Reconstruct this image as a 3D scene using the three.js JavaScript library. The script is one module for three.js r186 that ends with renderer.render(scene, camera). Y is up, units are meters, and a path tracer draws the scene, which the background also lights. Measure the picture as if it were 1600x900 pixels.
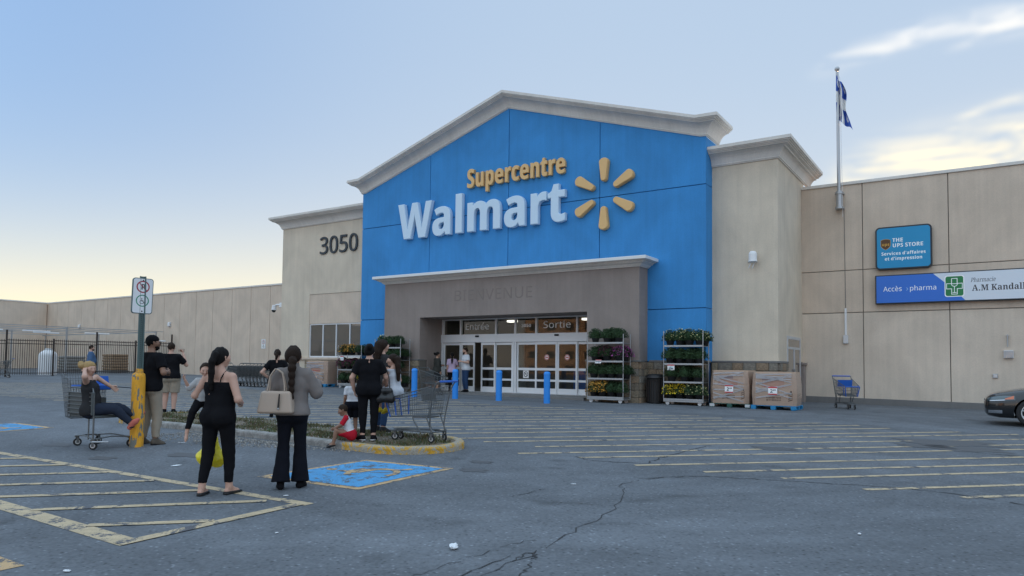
import * as THREE from 'three';
import { mergeGeometries, mergeVertices } from 'three/addons/utils/BufferGeometryUtils.js';
import { ImprovedNoise } from 'three/addons/math/ImprovedNoise.js';
import { RoundedBoxGeometry } from 'three/addons/geometries/RoundedBoxGeometry.js';
import { FontLoader } from 'three/addons/loaders/FontLoader.js';
import { TextGeometry } from 'three/addons/geometries/TextGeometry.js';
import { RectAreaLightUniformsLib } from 'three/addons/lights/RectAreaLightUniformsLib.js';
import { Brush, Evaluator, SUBTRACTION } from 'three-bvh-csg';

// ---------------------------------------------------------------- camera, sky, sun, exposure
const V3 = (x, y, z) => new THREE.Vector3(x, y, z);
const rad = (d) => d * Math.PI / 180;
const scene = new THREE.Scene();
const camera = new THREE.PerspectiveCamera(43.73, 16 / 9, 0.1, 2000);
camera.position.set(0, 1.635, 0);
camera.rotation.set(rad(2.544), rad(33.486), rad(0.6457), 'YXZ');
camera.setViewOffset(1600, 900, 0, -72.6, 1600, 900);
const renderer = new THREE.WebGLRenderer({ antialias: true });
renderer.toneMapping = THREE.LinearToneMapping;
renderer.toneMappingExposure = 2.02;
renderer.shadowMap.enabled = true;

let seed = 12345;
const rnd = () => { seed = (seed * 1664525 + 1013904223) >>> 0; return seed / 4294967296; };
const rr = (a, b) => a + (b - a) * rnd();
const noise = new ImprovedNoise();
const fbm = (x, y, z, o = 4) => { let s = 0, a = 0.5; for (let i = 0; i < o; i++) { s += a * noise.noise(x, y, z); x *= 2.03; y *= 2.03; z *= 2.03; a *= 0.5; } return s; };
const mixc = (a, b, t) => a.map((v, i) => v + (b[i] - v) * t);
const sstep = (a, b, x) => { const t = Math.min(1, Math.max(0, (x - a) / (b - a))); return t * t * (3 - 2 * t); };

// (azimuth, height) of both ends in degrees, half-thickness, strength; more of the same out of frame
const STREAKS = [[-9, 21.3, 8, 22.6, 0.75, 1.1], [-1, 21.2, 9, 21.4, 0.35, 0.8], [-9, 13.6, 7, 15.6, 1.7, 0.85], [-5, 14.4, 3, 13.0, 0.8, 0.9], [-1, 17.0, 8, 17.3, 0.4, 0.8], [-7, 12.0, 6, 13.2, 0.9, 0.7], [12, 24, 50, 30, 1.2, 0.9], [14, 15, 48, 12, 1.5, 0.8], [60, 34, 110, 42, 2, 0.8], [70, 18, 120, 22, 1.5, 0.8], [-175, 30, -120, 38, 2, 0.7], [130, 24, 178, 30, 1.6, 0.8], [-100, 50, -30, 58, 2.4, 0.6], [0, 48, 70, 60, 2.5, 0.7], [-160, 16, -110, 20, 1.2, 0.7]];
const SUN_AZ = rad(-6), SUN_EL = rad(4.5);          // azimuth from -Z (behind the store) towards +X
const sunDir = V3(Math.sin(SUN_AZ) * Math.cos(SUN_EL), Math.sin(SUN_EL), -Math.cos(SUN_AZ) * Math.cos(SUN_EL));
{
  const W = 1408, H = 704, d = new Float32Array(W * H * 4);
  for (let j = 0; j < H; j++) {
    const el = ((j + 0.5) / H - 0.5) * 180;
    if (el < -1) { for (let i = 0; i < W; i++) d.set([0.3, 0.3, 0.29, 1], (j * W + i) * 4); continue; }
    for (let i = 0; i < W; i++) {
      const th = ((i + 0.5) / W - 0.5) * 2 * Math.PI;             // atan2(z, x)
      const az = Math.atan2(Math.cos(th), -Math.sin(th));         // from -Z towards +X
      let da = az - SUN_AZ; da = Math.atan2(Math.sin(da), Math.cos(da));
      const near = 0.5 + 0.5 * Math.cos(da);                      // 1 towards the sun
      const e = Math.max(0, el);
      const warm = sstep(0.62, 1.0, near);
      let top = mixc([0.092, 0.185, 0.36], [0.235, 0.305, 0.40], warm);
      top = mixc([0.43, 0.55, 0.68], top, sstep(0.25, 0.85, near));  // sky behind the camera, brightened to light the shaded facade
      top = mixc(top, [0.45, 0.58, 0.72], sstep(26, 70, e));  // overhead sky also raised as added fill for the facade
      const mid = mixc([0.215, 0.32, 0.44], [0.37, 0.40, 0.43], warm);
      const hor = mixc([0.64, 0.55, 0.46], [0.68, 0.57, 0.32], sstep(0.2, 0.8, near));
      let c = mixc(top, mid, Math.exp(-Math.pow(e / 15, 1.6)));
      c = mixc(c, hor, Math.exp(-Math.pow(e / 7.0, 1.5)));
      // thin cirrus: streaks on a slanting warp, denser round the sunset side
      const azd = az * 180 / Math.PI;
if (el > 1 && el < 80 && STREAKS.some(([a0, e0, a1, e1, th]) => { const t = (azd - a0) / (a1 - a0); return t > -0.15 && t < 1.15 && Math.abs(e - e0 - (e1 - e0) * t) < th * 3.5 + 1.4; })) {
        const w1 = fbm(azd / 11 + 3.1, e / 5, 1.7, 3), w2 = fbm(azd / 5 + w1 * 2.2 + 40, e / 0.42 + azd / 4.5 + w1 * 3, 6.1, 5);
        let cl = 0;
        for (const [a0, e0, a1, e1, th, st] of STREAKS) {            // long thin cirrus, each from (azimuth, height) to (azimuth, height)
          const t = (azd - a0) / (a1 - a0); if (t < -0.15 || t > 1.15) continue;
          const q = (e - (e0 + (e1 - e0) * t) - w1 * 1.6 - 0.5 * Math.sin(t * 5)) / (th * (0.6 + 0.8 * t));
          cl += st * Math.exp(-q * q) * sstep(-0.15, 0.1, t) * sstep(1.15, 0.9, t) * Math.max(0, 0.42 + 1.7 * w2);
        }
        const cc = mixc([0.56, 0.55, 0.53], [0.68, 0.59, 0.40], sstep(24, 12, e) * near);
        c = mixc(c, cc, Math.min(0.8, cl * 0.85));
      }
      const k = (j * W + i) * 4;
      d[k] = c[0]; d[k + 1] = c[1]; d[k + 2] = c[2]; d[k + 3] = 1;
    }
  }
  const t = new THREE.DataTexture(d, W, H, THREE.RGBAFormat, THREE.FloatType);
  t.mapping = THREE.EquirectangularReflectionMapping;
  t.magFilter = t.minFilter = THREE.LinearFilter; t.needsUpdate = true;
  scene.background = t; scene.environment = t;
}
const sun = new THREE.DirectionalLight(new THREE.Color().setRGB(1.0, 0.62, 0.32), 3.0);
sun.position.copy(sunDir.clone().multiplyScalar(150)).add(V3(-15, 0, -10));
sun.target.position.set(-15, 0, -10); sun.castShadow = true; sun.shadow.radius = 1;
Object.assign(sun.shadow.camera, { left: -90, right: 90, top: 60, bottom: -60, near: 1, far: 500 });
sun.shadow.mapSize.set(4096, 4096);
scene.add(sun, sun.target);

// ---------------------------------------------------------------- helpers
const GA = -0.0105, GB = -0.0155;                    // the lot falls towards +X and +Z
const gy = (x, z) => GA * x + GB * z;
const taken = {};
function numbered(n) { const k = taken[n] = (taken[n] ?? -1) + 1; return k ? n + '_' + String(k).padStart(3, '0') : n; }
function shadowed(o) { o.traverse((m) => { if (m.isMesh) { m.castShadow = m.receiveShadow = true; } }); return o; }
function tag(o, label, category, group, kind) {
  if (label) o.userData.label = label; if (category) o.userData.category = category;
  if (group) o.userData.group = group; if (kind) o.userData.kind = kind; return o;
}
function thing(name, label, category, [x, y, z] = [0, 0, 0], turn = 0, group) {
  const o = new THREE.Group(); o.name = numbered(name); scene.add(o); o.position.set(x, y, z); o.rotation.y = turn;
  return tag(o, label, category, group);
}
function part(name, geo, mat, parent) {
  const g = Array.isArray(geo) ? merge(geo) : geo;
  const m = new THREE.Mesh(g, mat); m.name = name; m.castShadow = m.receiveShadow = true; parent.add(m); return m;
}
function each(name, geos, mat, parent) { return geos.map((g) => part(name, g, mat, parent)); }
function struct(name, geo, mat, label) {
  const m = part(numbered(name), geo, mat, scene); m.userData.kind = 'structure'; if (label) m.userData.label = label; return m;
}
function solo(name, geo, mat, label, category, group) { return tag(part(numbered(name), geo, mat, scene), label, category, group); }
function copy(o, [x, y, z], turn, label) {
  const c = o.clone(); c.name = numbered(o.name.replace(/_\d{3}$/, '')); c.userData = { ...o.userData };
  if (label) c.userData.label = label; c.position.set(x, y, z); c.rotation.y = turn; scene.add(c); return c;
}
function merge(list) {
  const l = list.map((g) => { const q = g.index ? g.toNonIndexed() : g; for (const k of Object.keys(q.attributes)) if (!['position', 'normal', 'uv'].includes(k)) q.deleteAttribute(k); return q; });
  return mergeGeometries(l);
}
// axis box with uv in metres
function box(x0, x1, y0, y1, z0, z1) {
  const g = new THREE.BoxGeometry(x1 - x0, y1 - y0, z1 - z0); g.translate((x0 + x1) / 2, (y0 + y1) / 2, (z0 + z1) / 2); return uvBox(g);
}
function uvBox(g) {
  const p = g.attributes.position, n = g.attributes.normal, uv = g.attributes.uv;
  for (let i = 0; i < p.count; i++) {
    const ax = Math.abs(n.getX(i)), ay = Math.abs(n.getY(i)), az = Math.abs(n.getZ(i));
    if (az >= ax && az >= ay) uv.setXY(i, p.getX(i), p.getY(i)); else if (ax >= ay) uv.setXY(i, p.getZ(i), p.getY(i)); else uv.setXY(i, p.getX(i), p.getZ(i));
  }
  return g;
}
function rbox(w, h, d, r = 0.01, s = 2) { return uvBox(new RoundedBoxGeometry(w, h, d, s, Math.min(r, w / 2.01, h / 2.01, d / 2.01))); }
function rboxAt(x0, x1, y0, y1, z0, z1, r = 0.01, s = 1) { const g = rbox(x1 - x0, y1 - y0, z1 - z0, r, s); g.translate((x0 + x1) / 2, (y0 + y1) / 2, (z0 + z1) / 2); return g; }
function cyl(a, b, r1, r2 = r1, seg = 8) {
  const d = b.clone().sub(a), l = d.length(), g = new THREE.CylinderGeometry(r2, r1, l, seg);
  g.translate(0, l / 2, 0); g.applyQuaternion(new THREE.Quaternion().setFromUnitVectors(V3(0, 1, 0), d.normalize())); g.translate(a.x, a.y, a.z); return g;
}
function tube(pts, r, seg = 24, rs = 8, closed = false, tension = 0.15) {
  return new THREE.TubeGeometry(new THREE.CatmullRomCurve3(pts.map((p) => V3(...p)), closed, 'catmullrom', tension), seg, r, rs, closed);
}
function extrude(pts, depth, bevel = 0, holes = []) {
  const s = new THREE.Shape(pts.map((p) => new THREE.Vector2(p[0], p[1])));
  for (const h of holes) s.holes.push(new THREE.Path(h.map((p) => new THREE.Vector2(p[0], p[1]))));
  return new THREE.ExtrudeGeometry(s, { depth: depth - 2 * bevel, bevelEnabled: bevel > 0, bevelSize: bevel, bevelThickness: bevel, bevelOffset: -bevel, bevelSegments: 2, steps: 1 }).translate(0, 0, bevel);
}
function roundRect(w, h, r, n = 5) {
  const p = []; for (const [cx, cy, a0] of [[w / 2 - r, h / 2 - r, 0], [-w / 2 + r, h / 2 - r, 90], [-w / 2 + r, -h / 2 + r, 180], [w / 2 - r, -h / 2 + r, 270]])
    for (let i = 0; i <= n; i++) { const a = rad(a0 + 90 * i / n); p.push([cx + r * Math.cos(a), cy + r * Math.sin(a)]); }
  return p;
}
const circle = (r, n = 20, cx = 0, cy = 0) => Array.from({ length: n }, (_, i) => [cx + r * Math.cos(2 * Math.PI * i / n), cy + r * Math.sin(2 * Math.PI * i / n)]);
// a profile (out, up) swept along points {p:[x,y,z], o:[ox,oz]}
function sweep(path, prof) {
  const pos = [], uv = [], idx = []; let L = 0;
  path.forEach((q, i) => {
    if (i) L += V3(...q.p).distanceTo(V3(...path[i - 1].p)); let s = 0;
    prof.forEach(([o, u], k) => { if (k) s += Math.hypot(o - prof[k - 1][0], u - prof[k - 1][1]); pos.push(q.p[0] + q.o[0] * o, q.p[1] + u, q.p[2] + q.o[1] * o); uv.push(L, s); });
  });
  const n = prof.length;
  for (let i = 0; i + 1 < path.length; i++) for (let k = 0; k + 1 < n; k++) { const a = i * n + k; idx.push(a, a + n, a + 1, a + 1, a + n, a + n + 1); }
  const g = new THREE.BufferGeometry(); g.setAttribute('position', new THREE.Float32BufferAttribute(pos, 3)); g.setAttribute('uv', new THREE.Float32BufferAttribute(uv, 2)); g.setIndex(idx);
  const f = g.toNonIndexed(); f.computeVertexNormals(); return f;
}
// a sheet lying h above the sloping ground, from a plan polygon [[x, z], ...]
function groundSheet(poly, h) {
  const s = new THREE.ShapeGeometry(new THREE.Shape(poly.map(([x, z]) => new THREE.Vector2(x, -z))));
  s.rotateX(-Math.PI / 2); const p = s.attributes.position, uv = s.attributes.uv;
  for (let i = 0; i < p.count; i++) { uv.setXY(i, p.getX(i), p.getZ(i)); p.setY(i, gy(p.getX(i), p.getZ(i)) + h); }
  s.computeVertexNormals(); return s;
}
const strip = (x0, z0, x1, z1, w, h) => { const dx = x1 - x0, dz = z1 - z0, l = Math.hypot(dx, dz), nx = -dz / l * w / 2, nz = dx / l * w / 2; return groundSheet([[x0 + nx, z0 + nz], [x1 + nx, z1 + nz], [x1 - nx, z1 - nz], [x0 - nx, z0 - nz]], h); };

// ---------------------------------------------------------------- textures and materials
function tex(w, h, f, srgb = true, repeat) {
  const d = new Uint8Array(w * h * 4);
  for (let j = 0; j < h; j++) for (let i = 0; i < w; i++) { const c = f(i / w, j / h, i, j), k = (j * w + i) * 4; d[k] = c[0]; d[k + 1] = c[1]; d[k + 2] = c[2]; d[k + 3] = 255; }
  const t = new THREE.DataTexture(d, w, h); t.wrapS = t.wrapT = THREE.RepeatWrapping; t.magFilter = THREE.LinearFilter; t.minFilter = THREE.LinearMipmapLinearFilter; t.generateMipmaps = true;
  if (srgb) t.colorSpace = THREE.SRGBColorSpace; if (repeat) t.repeat.set(repeat, repeat); t.needsUpdate = true; return t;
}
// noise that tiles over the unit square
const tn = (u, v, f, z = 0, o = 3) => { let s = 0, a = 0.5; for (let k = 0; k < o; k++) { const A = u * 2 * Math.PI, B = v * 2 * Math.PI, R = f / (2 * Math.PI); s += a * noise.noise(Math.cos(A) * R + 7.3 + z, Math.sin(A) * R + Math.cos(B) * R * 0.97 + 3.1, Math.sin(B) * R + z); f *= 2.1; a *= 0.5; } return s; };
const tone = (base, k) => base.map((c) => Math.max(0, Math.min(255, c * k)));
const hash = (i, j) => { let h = (i * 374761393 + j * 668265263) | 0; h = Math.imul(h ^ (h >>> 13), 1274126177); return ((h ^ (h >>> 16)) >>> 0) / 4294967296; };
const std = (o) => new THREE.MeshStandardMaterial(o);
const lin = (r, g, b) => new THREE.Color().setRGB(r, g, b);
const grain = tex(512, 512, (u, v, i, j) => { const k = 128 + 50 * (hash(i, j) - 0.5) + 60 * tn(u, v, 40) + 40 * tn(u, v, 12, 3); return [k, k, k]; }, false);
grain.repeat.set(0.5, 0.5);
function stuccoMat(c, o = {}) {                       // painted render: fine grain, blotches and faint runs, uv in metres
  const z = rr(0, 50);
  const m = tex(320, 320, (u, v, i, j) => tone(c, 1 + 0.10 * tn(u, v, 5, z) + 0.03 * noise.noise(Math.cos(u * 6.283) * 5 + z, Math.sin(u * 6.283) * 5, Math.cos(v * 6.283) * 0.5) + 0.016 * noise.noise(Math.cos(u * 6.283) * 14 + z, Math.sin(u * 6.283) * 14, Math.cos(v * 6.283) * 0.9 + z) + 0.05 * (hash(i, j) - 0.5)));
  m.repeat.set(1 / 5, 1 / 5);
  return std({ map: m, roughness: 0.88, bumpMap: grain, bumpScale: 0.004, ...o });
}
const coarse = (n, f) => { const d = new Float32Array(n * n); for (let j = 0; j < n; j++) for (let i = 0; i < n; i++) d[j * n + i] = f(i / n, j / n); return (u, v) => { const x = (u - Math.floor(u)) * n, y = (v - Math.floor(v)) * n, i = Math.floor(x), j = Math.floor(y), p = x - i, q = y - j, I = (i + 1) % n, J = (j + 1) % n; return (d[(j % n) * n + i % n] * (1 - p) + d[(j % n) * n + I] * p) * (1 - q) + (d[J * n + i % n] * (1 - p) + d[J * n + I] * p) * q; }; };
const asphaltTex = (c) => {                            // 32 m of lot: blotches, wheel-worn bands, stones and pores
  const big = coarse(160, (u, v) => tn(u, v, 4, 1) * 0.9 + tn(u, v, 13, 5, 2) * 0.8), mid = coarse(320, (u, v) => tn(u, v, 60, 9, 2)), band = coarse(200, (u, v) => noise.noise(Math.cos(u * 6.283) * 1.2, Math.sin(v * 6.283) * 5.5, Math.cos(v * 6.283) * 5.5)), spots = coarse(300, (u, v) => Math.max(0, tn(u, v, 45, 31, 2) - 0.27) * 3);
  const t = tex(1536, 1536, (u, v, i, j) => { const h = hash(i, j), g = hash(i >> 1, (j >> 1) + 77); let k = 0.93 + 0.14 * big(u, v) + 0.16 * mid(u, v) + 0.09 * band(u, v) - 0.35 * spots(u, v) + 0.15 * (h - 0.5) + 0.08 * (g - 0.5); if (h > 0.988) k += 0.34; if (h < 0.02) k -= 0.25; return tone(c, k); });
  t.repeat.set(1 / 26, 1 / 26); return t; };
const asphaltBump = tex(512, 512, (u, v, i, j) => { const k = 90 + 110 * hash(i, j) * hash(i >> 1, j >> 1) + 60 * tn(u, v, 30); return [k, k, k]; }, false); asphaltBump.repeat.set(1 / 1.4, 1 / 1.4);
const paintTex = (c, wear, z) => { const t = tex(320, 320, (u, v, i, j) => {
  const n = tn(u, v, 10, z) + 0.7 * tn(u, v, 45, z + 3, 2) + 0.35 * (hash(i, j) - 0.5);
  return n > wear ? tone([88, 88, 92], 1 + 0.4 * (hash(i, j + 9) - 0.5)) : tone(c, 1 + 0.14 * tn(u, v, 18, z + 8) + 0.12 * (hash(i + 5, j) - 0.5)); }); t.repeat.set(1 / 1.7, 1 / 1.7); return t; };

const M = {
  asphalt: std({ map: asphaltTex([105, 109, 114]), roughness: 0.93, bumpMap: asphaltBump, bumpScale: 0.006 }),
  stripe: std({ map: paintTex([188, 168, 136], 0.22, 2), roughness: 0.8, bumpMap: asphaltBump, bumpScale: 0.004 }),
  padBlue: std({ map: paintTex([72, 148, 198], 0.22, 5), roughness: 0.75, bumpMap: asphaltBump, bumpScale: 0.004 }),
  padEdge: std({ map: paintTex([190, 158, 116], 0.2, 9), roughness: 0.8, bumpMap: asphaltBump, bumpScale: 0.004 }),
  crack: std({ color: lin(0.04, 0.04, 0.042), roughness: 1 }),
  patch: std({ color: lin(0.085, 0.087, 0.092), roughness: 0.7 }),
  blue: stuccoMat([60, 138, 200]),
  beige: stuccoMat([210, 196, 176]),
  tan: stuccoMat([208, 190, 171]),
  tanLow: stuccoMat([215, 199, 181]),
  taupe: stuccoMat([144, 132, 125]),
  cornice: stuccoMat([220, 214, 206], { roughness: 0.8 }),
  capWhite: std({ color: lin(0.78, 0.77, 0.75), roughness: 0.55 }),
  joint: std({ color: lin(0.26, 0.235, 0.21), roughness: 1 }),
  blueJoint: std({ color: lin(0.008, 0.07, 0.2), roughness: 1 }),
  concrete: stuccoMat([120, 118, 116]),
  alu: std({ color: lin(0.62, 0.63, 0.64), roughness: 0.42, metalness: 0.35 }),
  whiteMetal: std({ color: lin(0.78, 0.79, 0.80), roughness: 0.4, metalness: 0.1 }),
  galv: std({ color: lin(0.45, 0.46, 0.47), roughness: 0.45, metalness: 0.75 }),
  steel: std({ color: lin(0.16, 0.17, 0.175), roughness: 0.42, metalness: 0.7 }),
  darkMetal: std({ color: lin(0.042, 0.032, 0.028), roughness: 0.55, metalness: 0.3 }),
  black: std({ color: lin(0.012, 0.012, 0.013), roughness: 0.6 }),
  rubber: std({ color: lin(0.02, 0.02, 0.021), roughness: 0.85 }),
  bluePlastic: std({ color: lin(0.02, 0.12, 0.50), roughness: 0.4 }),
  bollard: std({ color: lin(0.02, 0.26, 0.78), roughness: 0.45 }),
  white: std({ color: lin(0.8, 0.8, 0.8), roughness: 0.5 }),
};
// ---------------------------------------------------------------- the lot: one sheet to the horizon, its paint, cracks and patches
const lot = (() => {
  const g = new THREE.PlaneGeometry(900, 900, 90, 90); g.rotateX(-Math.PI / 2);
  const p = g.attributes.position, uv = g.attributes.uv;
  for (let i = 0; i < p.count; i++) { const x = p.getX(i), z = p.getZ(i); uv.setXY(i, x, z); p.setY(i, gy(Math.max(-90, Math.min(60, x)), Math.max(-30, Math.min(60, z)))); }
  g.computeVertexNormals(); return struct('parking_lot', g, M.asphalt, 'worn grey asphalt parking lot in front of the store');
})();
for (let k = -34; k < 10; k++) {                      // diagonal crossing stripes along the fire lane, from z = -9.9 to -18.9
  const x0 = -7.4 + k * 1.02, z0 = -9.95 + 0.12 * Math.sin(k * 2.3), z1 = -18.8 + 0.2 * Math.sin(k * 1.7);
  let a = z0; if (x0 + (z0 - z0) < -7.2) { a = -10.9; }
  const cut = x0 < -7.2 ? -10.75 : z0;                // the stripes behind the island start at its far kerb
  part('crossing_stripe', strip(x0 + (z0 - cut), cut, x0 + (z0 - z1), z1, 0.11, 0.004), M.stripe, lot);
}
// the hatched aisle: outline and 45 degree bars
part('aisle_line', strip(-6.02, -5.24, -30, -4.2, 0.13, 0.004), M.stripe, lot);
part('aisle_line', strip(-6.12, -5.2, -6.06, -3.25, 0.13, 0.008), M.stripe, lot);
part('aisle_line', strip(-6.0, -3.33, -30, -3.5, 0.2, 0.004), M.stripe, lot);
part('aisle_bar', strip(-6.92, -3.42, -6.16, -4.2, 0.115, 0.008), M.stripe, lot);
for (let k = 0; k < 12; k++) { const x = -8.02 - k * 1.05; part('aisle_bar', strip(x, -3.42, x + 1.5, -5.08 + 0.02 * k, 0.115, 0.008), M.stripe, lot); }
// blue wheelchair pads
function pad(c0, c1, c2, c3, sym) {
  const pts = [c0, c1, c2, c3], cx = pts.reduce((s, p) => s + p[0], 0) / 4, cz = pts.reduce((s, p) => s + p[1], 0) / 4;
  const inn = pts.map(([x, z]) => [cx + (x - cx) * 0.88, cz + (z - cz) * 0.88]);
  part('pad_border', groundSheet(pts, 0.004), M.padEdge, lot);
  part('pad_field', groundSheet(inn, 0.008), M.padBlue, lot);
  if (!sym) return;
  // wheelchair symbol as painted strokes; its top points to -X
  const at = (a, b) => [cx + a * 0.62, cz + b * 0.7];   // a along x, b along z
  const line = (q, w) => { const l = []; for (let i = 0; i + 1 < q.length; i++) { const A = at(...q[i]), B = at(...q[i + 1]); l.push(strip(A[0], A[1], B[0], B[1], w, 0.0122 + i * 0.00015)); } return l; };
  const arc = []; for (let i = 0; i <= 16; i++) { const a = rad(130 + i * 15); arc.push([0.28 + 0.5 * Math.cos(a), -0.05 + 0.5 * Math.sin(a)]); }
  part('wheelchair_symbol', [...line(arc, 0.09), ...line([[-0.55, 0.1], [-0.05, 0.08], [0.02, -0.42], [0.5, -0.62], [0.62, -0.85]], 0.09), ...line([[-0.32, 0.08], [-0.3, -0.35]], 0.08), groundSheet(circle(0.1, 12).map(([a, b]) => at(-0.78 + a * 1.2, 0.1 + b)), 0.0125)], M.padEdge, lot);
}
pad([-7.88, -5.97], [-7.8, -7.86], [-6.27, -8.04], [-6.2, -6.12], true);
pad([-17.55, -5.1], [-17.5, -7.1], [-15.88, -7.13], [-15.92, -5.15], true);
pad([-7.7, -0.55], [-7.66, -2.52], [-6.03, -2.54], [-6.05, -0.6], true);
// cracks: thin dark ribbons, the shade inside the grooves put into the colour
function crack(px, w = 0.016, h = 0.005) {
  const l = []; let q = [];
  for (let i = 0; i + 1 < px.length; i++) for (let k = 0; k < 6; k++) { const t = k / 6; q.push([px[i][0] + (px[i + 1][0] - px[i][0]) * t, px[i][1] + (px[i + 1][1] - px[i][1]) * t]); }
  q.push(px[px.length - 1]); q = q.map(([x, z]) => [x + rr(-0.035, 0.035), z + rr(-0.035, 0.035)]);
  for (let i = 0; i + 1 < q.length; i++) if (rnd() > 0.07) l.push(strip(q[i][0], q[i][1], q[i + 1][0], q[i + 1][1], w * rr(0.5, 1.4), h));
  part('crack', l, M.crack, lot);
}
const gpx = (x, y) => { const r = V3((x - 800) / 1121.5, -(y - 522.6) / 1121.5, -1).applyEuler(camera.rotation); const t = (0 - 1.635) / (r.y - GA * r.x - GB * r.z); return [r.x * t, r.z * t]; };
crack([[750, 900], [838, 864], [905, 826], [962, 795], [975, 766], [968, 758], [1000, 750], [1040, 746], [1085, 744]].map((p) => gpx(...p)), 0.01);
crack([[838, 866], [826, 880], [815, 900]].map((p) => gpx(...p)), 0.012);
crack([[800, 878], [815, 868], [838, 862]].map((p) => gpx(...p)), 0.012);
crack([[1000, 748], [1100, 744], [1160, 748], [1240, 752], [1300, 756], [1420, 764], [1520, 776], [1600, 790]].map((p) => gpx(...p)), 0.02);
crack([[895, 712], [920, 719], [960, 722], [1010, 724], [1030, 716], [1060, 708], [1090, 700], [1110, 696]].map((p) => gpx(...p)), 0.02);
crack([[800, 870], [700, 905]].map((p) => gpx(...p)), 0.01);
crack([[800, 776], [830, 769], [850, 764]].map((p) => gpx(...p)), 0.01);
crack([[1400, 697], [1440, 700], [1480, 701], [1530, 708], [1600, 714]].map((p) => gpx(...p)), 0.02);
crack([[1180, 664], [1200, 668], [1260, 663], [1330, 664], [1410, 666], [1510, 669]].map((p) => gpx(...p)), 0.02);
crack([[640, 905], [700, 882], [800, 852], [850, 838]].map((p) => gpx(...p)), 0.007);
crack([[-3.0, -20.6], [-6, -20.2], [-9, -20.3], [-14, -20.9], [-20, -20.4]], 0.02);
for (const [x, y, r] of [[1480, 692, 0.55], [1510, 702, 0.4], [1445, 697, 0.3], [1210, 701, 0.25], [740, 735, 0.14], [752, 722, 0.12], [290, 711, 0.2], [95, 695, 0.2], [160, 716, 0.15]]) {
  const [x0, z0] = gpx(x, y); part('oil_stain', groundSheet(circle(r, 18).map(([a, b], i) => [x0 + a * (1 + 0.35 * Math.sin(i * 2.1)) * 1.5, z0 + b * (1 + 0.3 * Math.sin(i * 1.3 + 1))]), 0.0045), M.patch, lot);
}

// ---------------------------------------------------------------- the store
RectAreaLightUniformsLib.init();
const store = thing('store_building', 'large beige store with blue gabled entrance front and taupe door canopy', 'building', [0, 0, 0]);
const ZM = -27.4, ZW = -23.84, ZB = -23.19, ZV = -22.48, ZD = -23.98, FLOOR = 0.575;
// clip a convex-ish polygon to a rectangle (Sutherland-Hodgman)
function clip(poly, x0, x1, y0, y1) {
  const cut = (pts, inside, cross) => { const o = []; pts.forEach((p, i) => { const q = pts[(i + 1) % pts.length], a = inside(p), b = inside(q); if (a) o.push(p); if (a !== b) o.push(cross(p, q)); }); return o; };
  const lx = (X) => (p, q) => { const t = (X - p[0]) / (q[0] - p[0]); return [X, p[1] + t * (q[1] - p[1])]; }, ly = (Y) => (p, q) => { const t = (Y - p[1]) / (q[1] - p[1]); return [p[0] + t * (q[0] - p[0]), Y]; };
  let r = cut(poly, (p) => p[0] >= x0, lx(x0)); if (r.length) r = cut(r, (p) => p[0] <= x1, lx(x1)); if (r.length) r = cut(r, (p) => p[1] >= y0, ly(y0)); if (r.length) r = cut(r, (p) => p[1] <= y1, ly(y1)); return r;
}
function panels(poly, xs, ys, z, depth, mats, gap = 0.012, name = 'wall_panel', skip = () => false) {
  for (let i = 0; i + 1 < xs.length; i++) for (let j = 0; j + 1 < ys.length; j++) {
    const c = clip(poly, xs[i] + (i ? gap : 0), xs[i + 1] - (i + 2 < xs.length ? gap : 0), ys[j] + (j ? gap : 0), ys[j + 1] - (j + 2 < ys.length ? gap : 0));
    if (c.length < 3 || skip(i, j)) continue;
    part(name, extrude(c, depth, 0.006).translate(0, 0, z - depth), Array.isArray(mats) ? mats[j] : mats, store);
  }
}
const rect = (x0, x1, y0, y1) => [[x0, y0], [x1, y0], [x1, y1], [x0, y1]];
const BASE = 0.2;                                     // walls go below the lot
// blue gable
const XL = -23.54, XR = -7.69, XA = -15.6;
const gable = [[XL, 1.86], [XR, 1.86], [XR, 9.37], [XR - 0.2, 9.39], [XA, 11.82], [XL + 0.2, 9.39], [XL, 9.37]];
part('gable_core', extrude([[XL + 0.01, BASE], [-20.1, BASE], [-20.1, 4], [-11.1, 4], [-11.1, BASE], [XR - 0.06, BASE], [XR - 0.06, 9.36], [XR - 0.2, 9.38], [XA, 11.8], [XL + 0.2, 9.38], [XL + 0.01, 9.36]], 0.6).translate(0, 0, ZB - 0.66), M.blueJoint, store);
panels(gable, [XL, -19.58, -15.58, -11.6, XR], [1.86, 3.64, 7.77, 12], ZB, 0.06, M.blue, 0.012, 'wall_panel', (i, j) => j === 0 && (i === 1 || i === 2));
each('gable_return', [box(XR - 0.05, XR - 0.002, 1.86, 3.63, ZB - 0.66, ZB - 0.062), box(XR - 0.05, XR - 0.002, 3.65, 7.76, ZB - 0.66, ZB - 0.062), box(XR - 0.05, XR - 0.002, 7.78, 9.36, ZB - 1.2, ZB - 0.062)], M.blue, store);
part('gable_return', box(XL + 0.002, XL + 0.05, 1.86, 9.36, ZB - 1.2, ZB - 0.062), M.blue, store);
part('gable_block', extrude([[XL + 0.06, 8], [XR - 0.06, 8], [XR - 0.06, 9.36], [XA, 11.8], [XL + 0.06, 9.36]], 0.53).translate(0, 0, ZB - 1.2), M.cornice, store);
const PROF = [[0, 0], [0.045, 0], [0.045, 0.03], [0.075, 0.035], [0.075, 0.07], [0.09, 0.10], [0.115, 0.16], [0.155, 0.23], [0.22, 0.295], [0.31, 0.345], [0.40, 0.365], [0.40, 0.395], [0.445, 0.40], [0.445, 0.43], [0.49, 0.435], [0.49, 0.465], [0.53, 0.47], [0.53, 0.575], [0, 0.60]];
const yk = 9.39;
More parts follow.
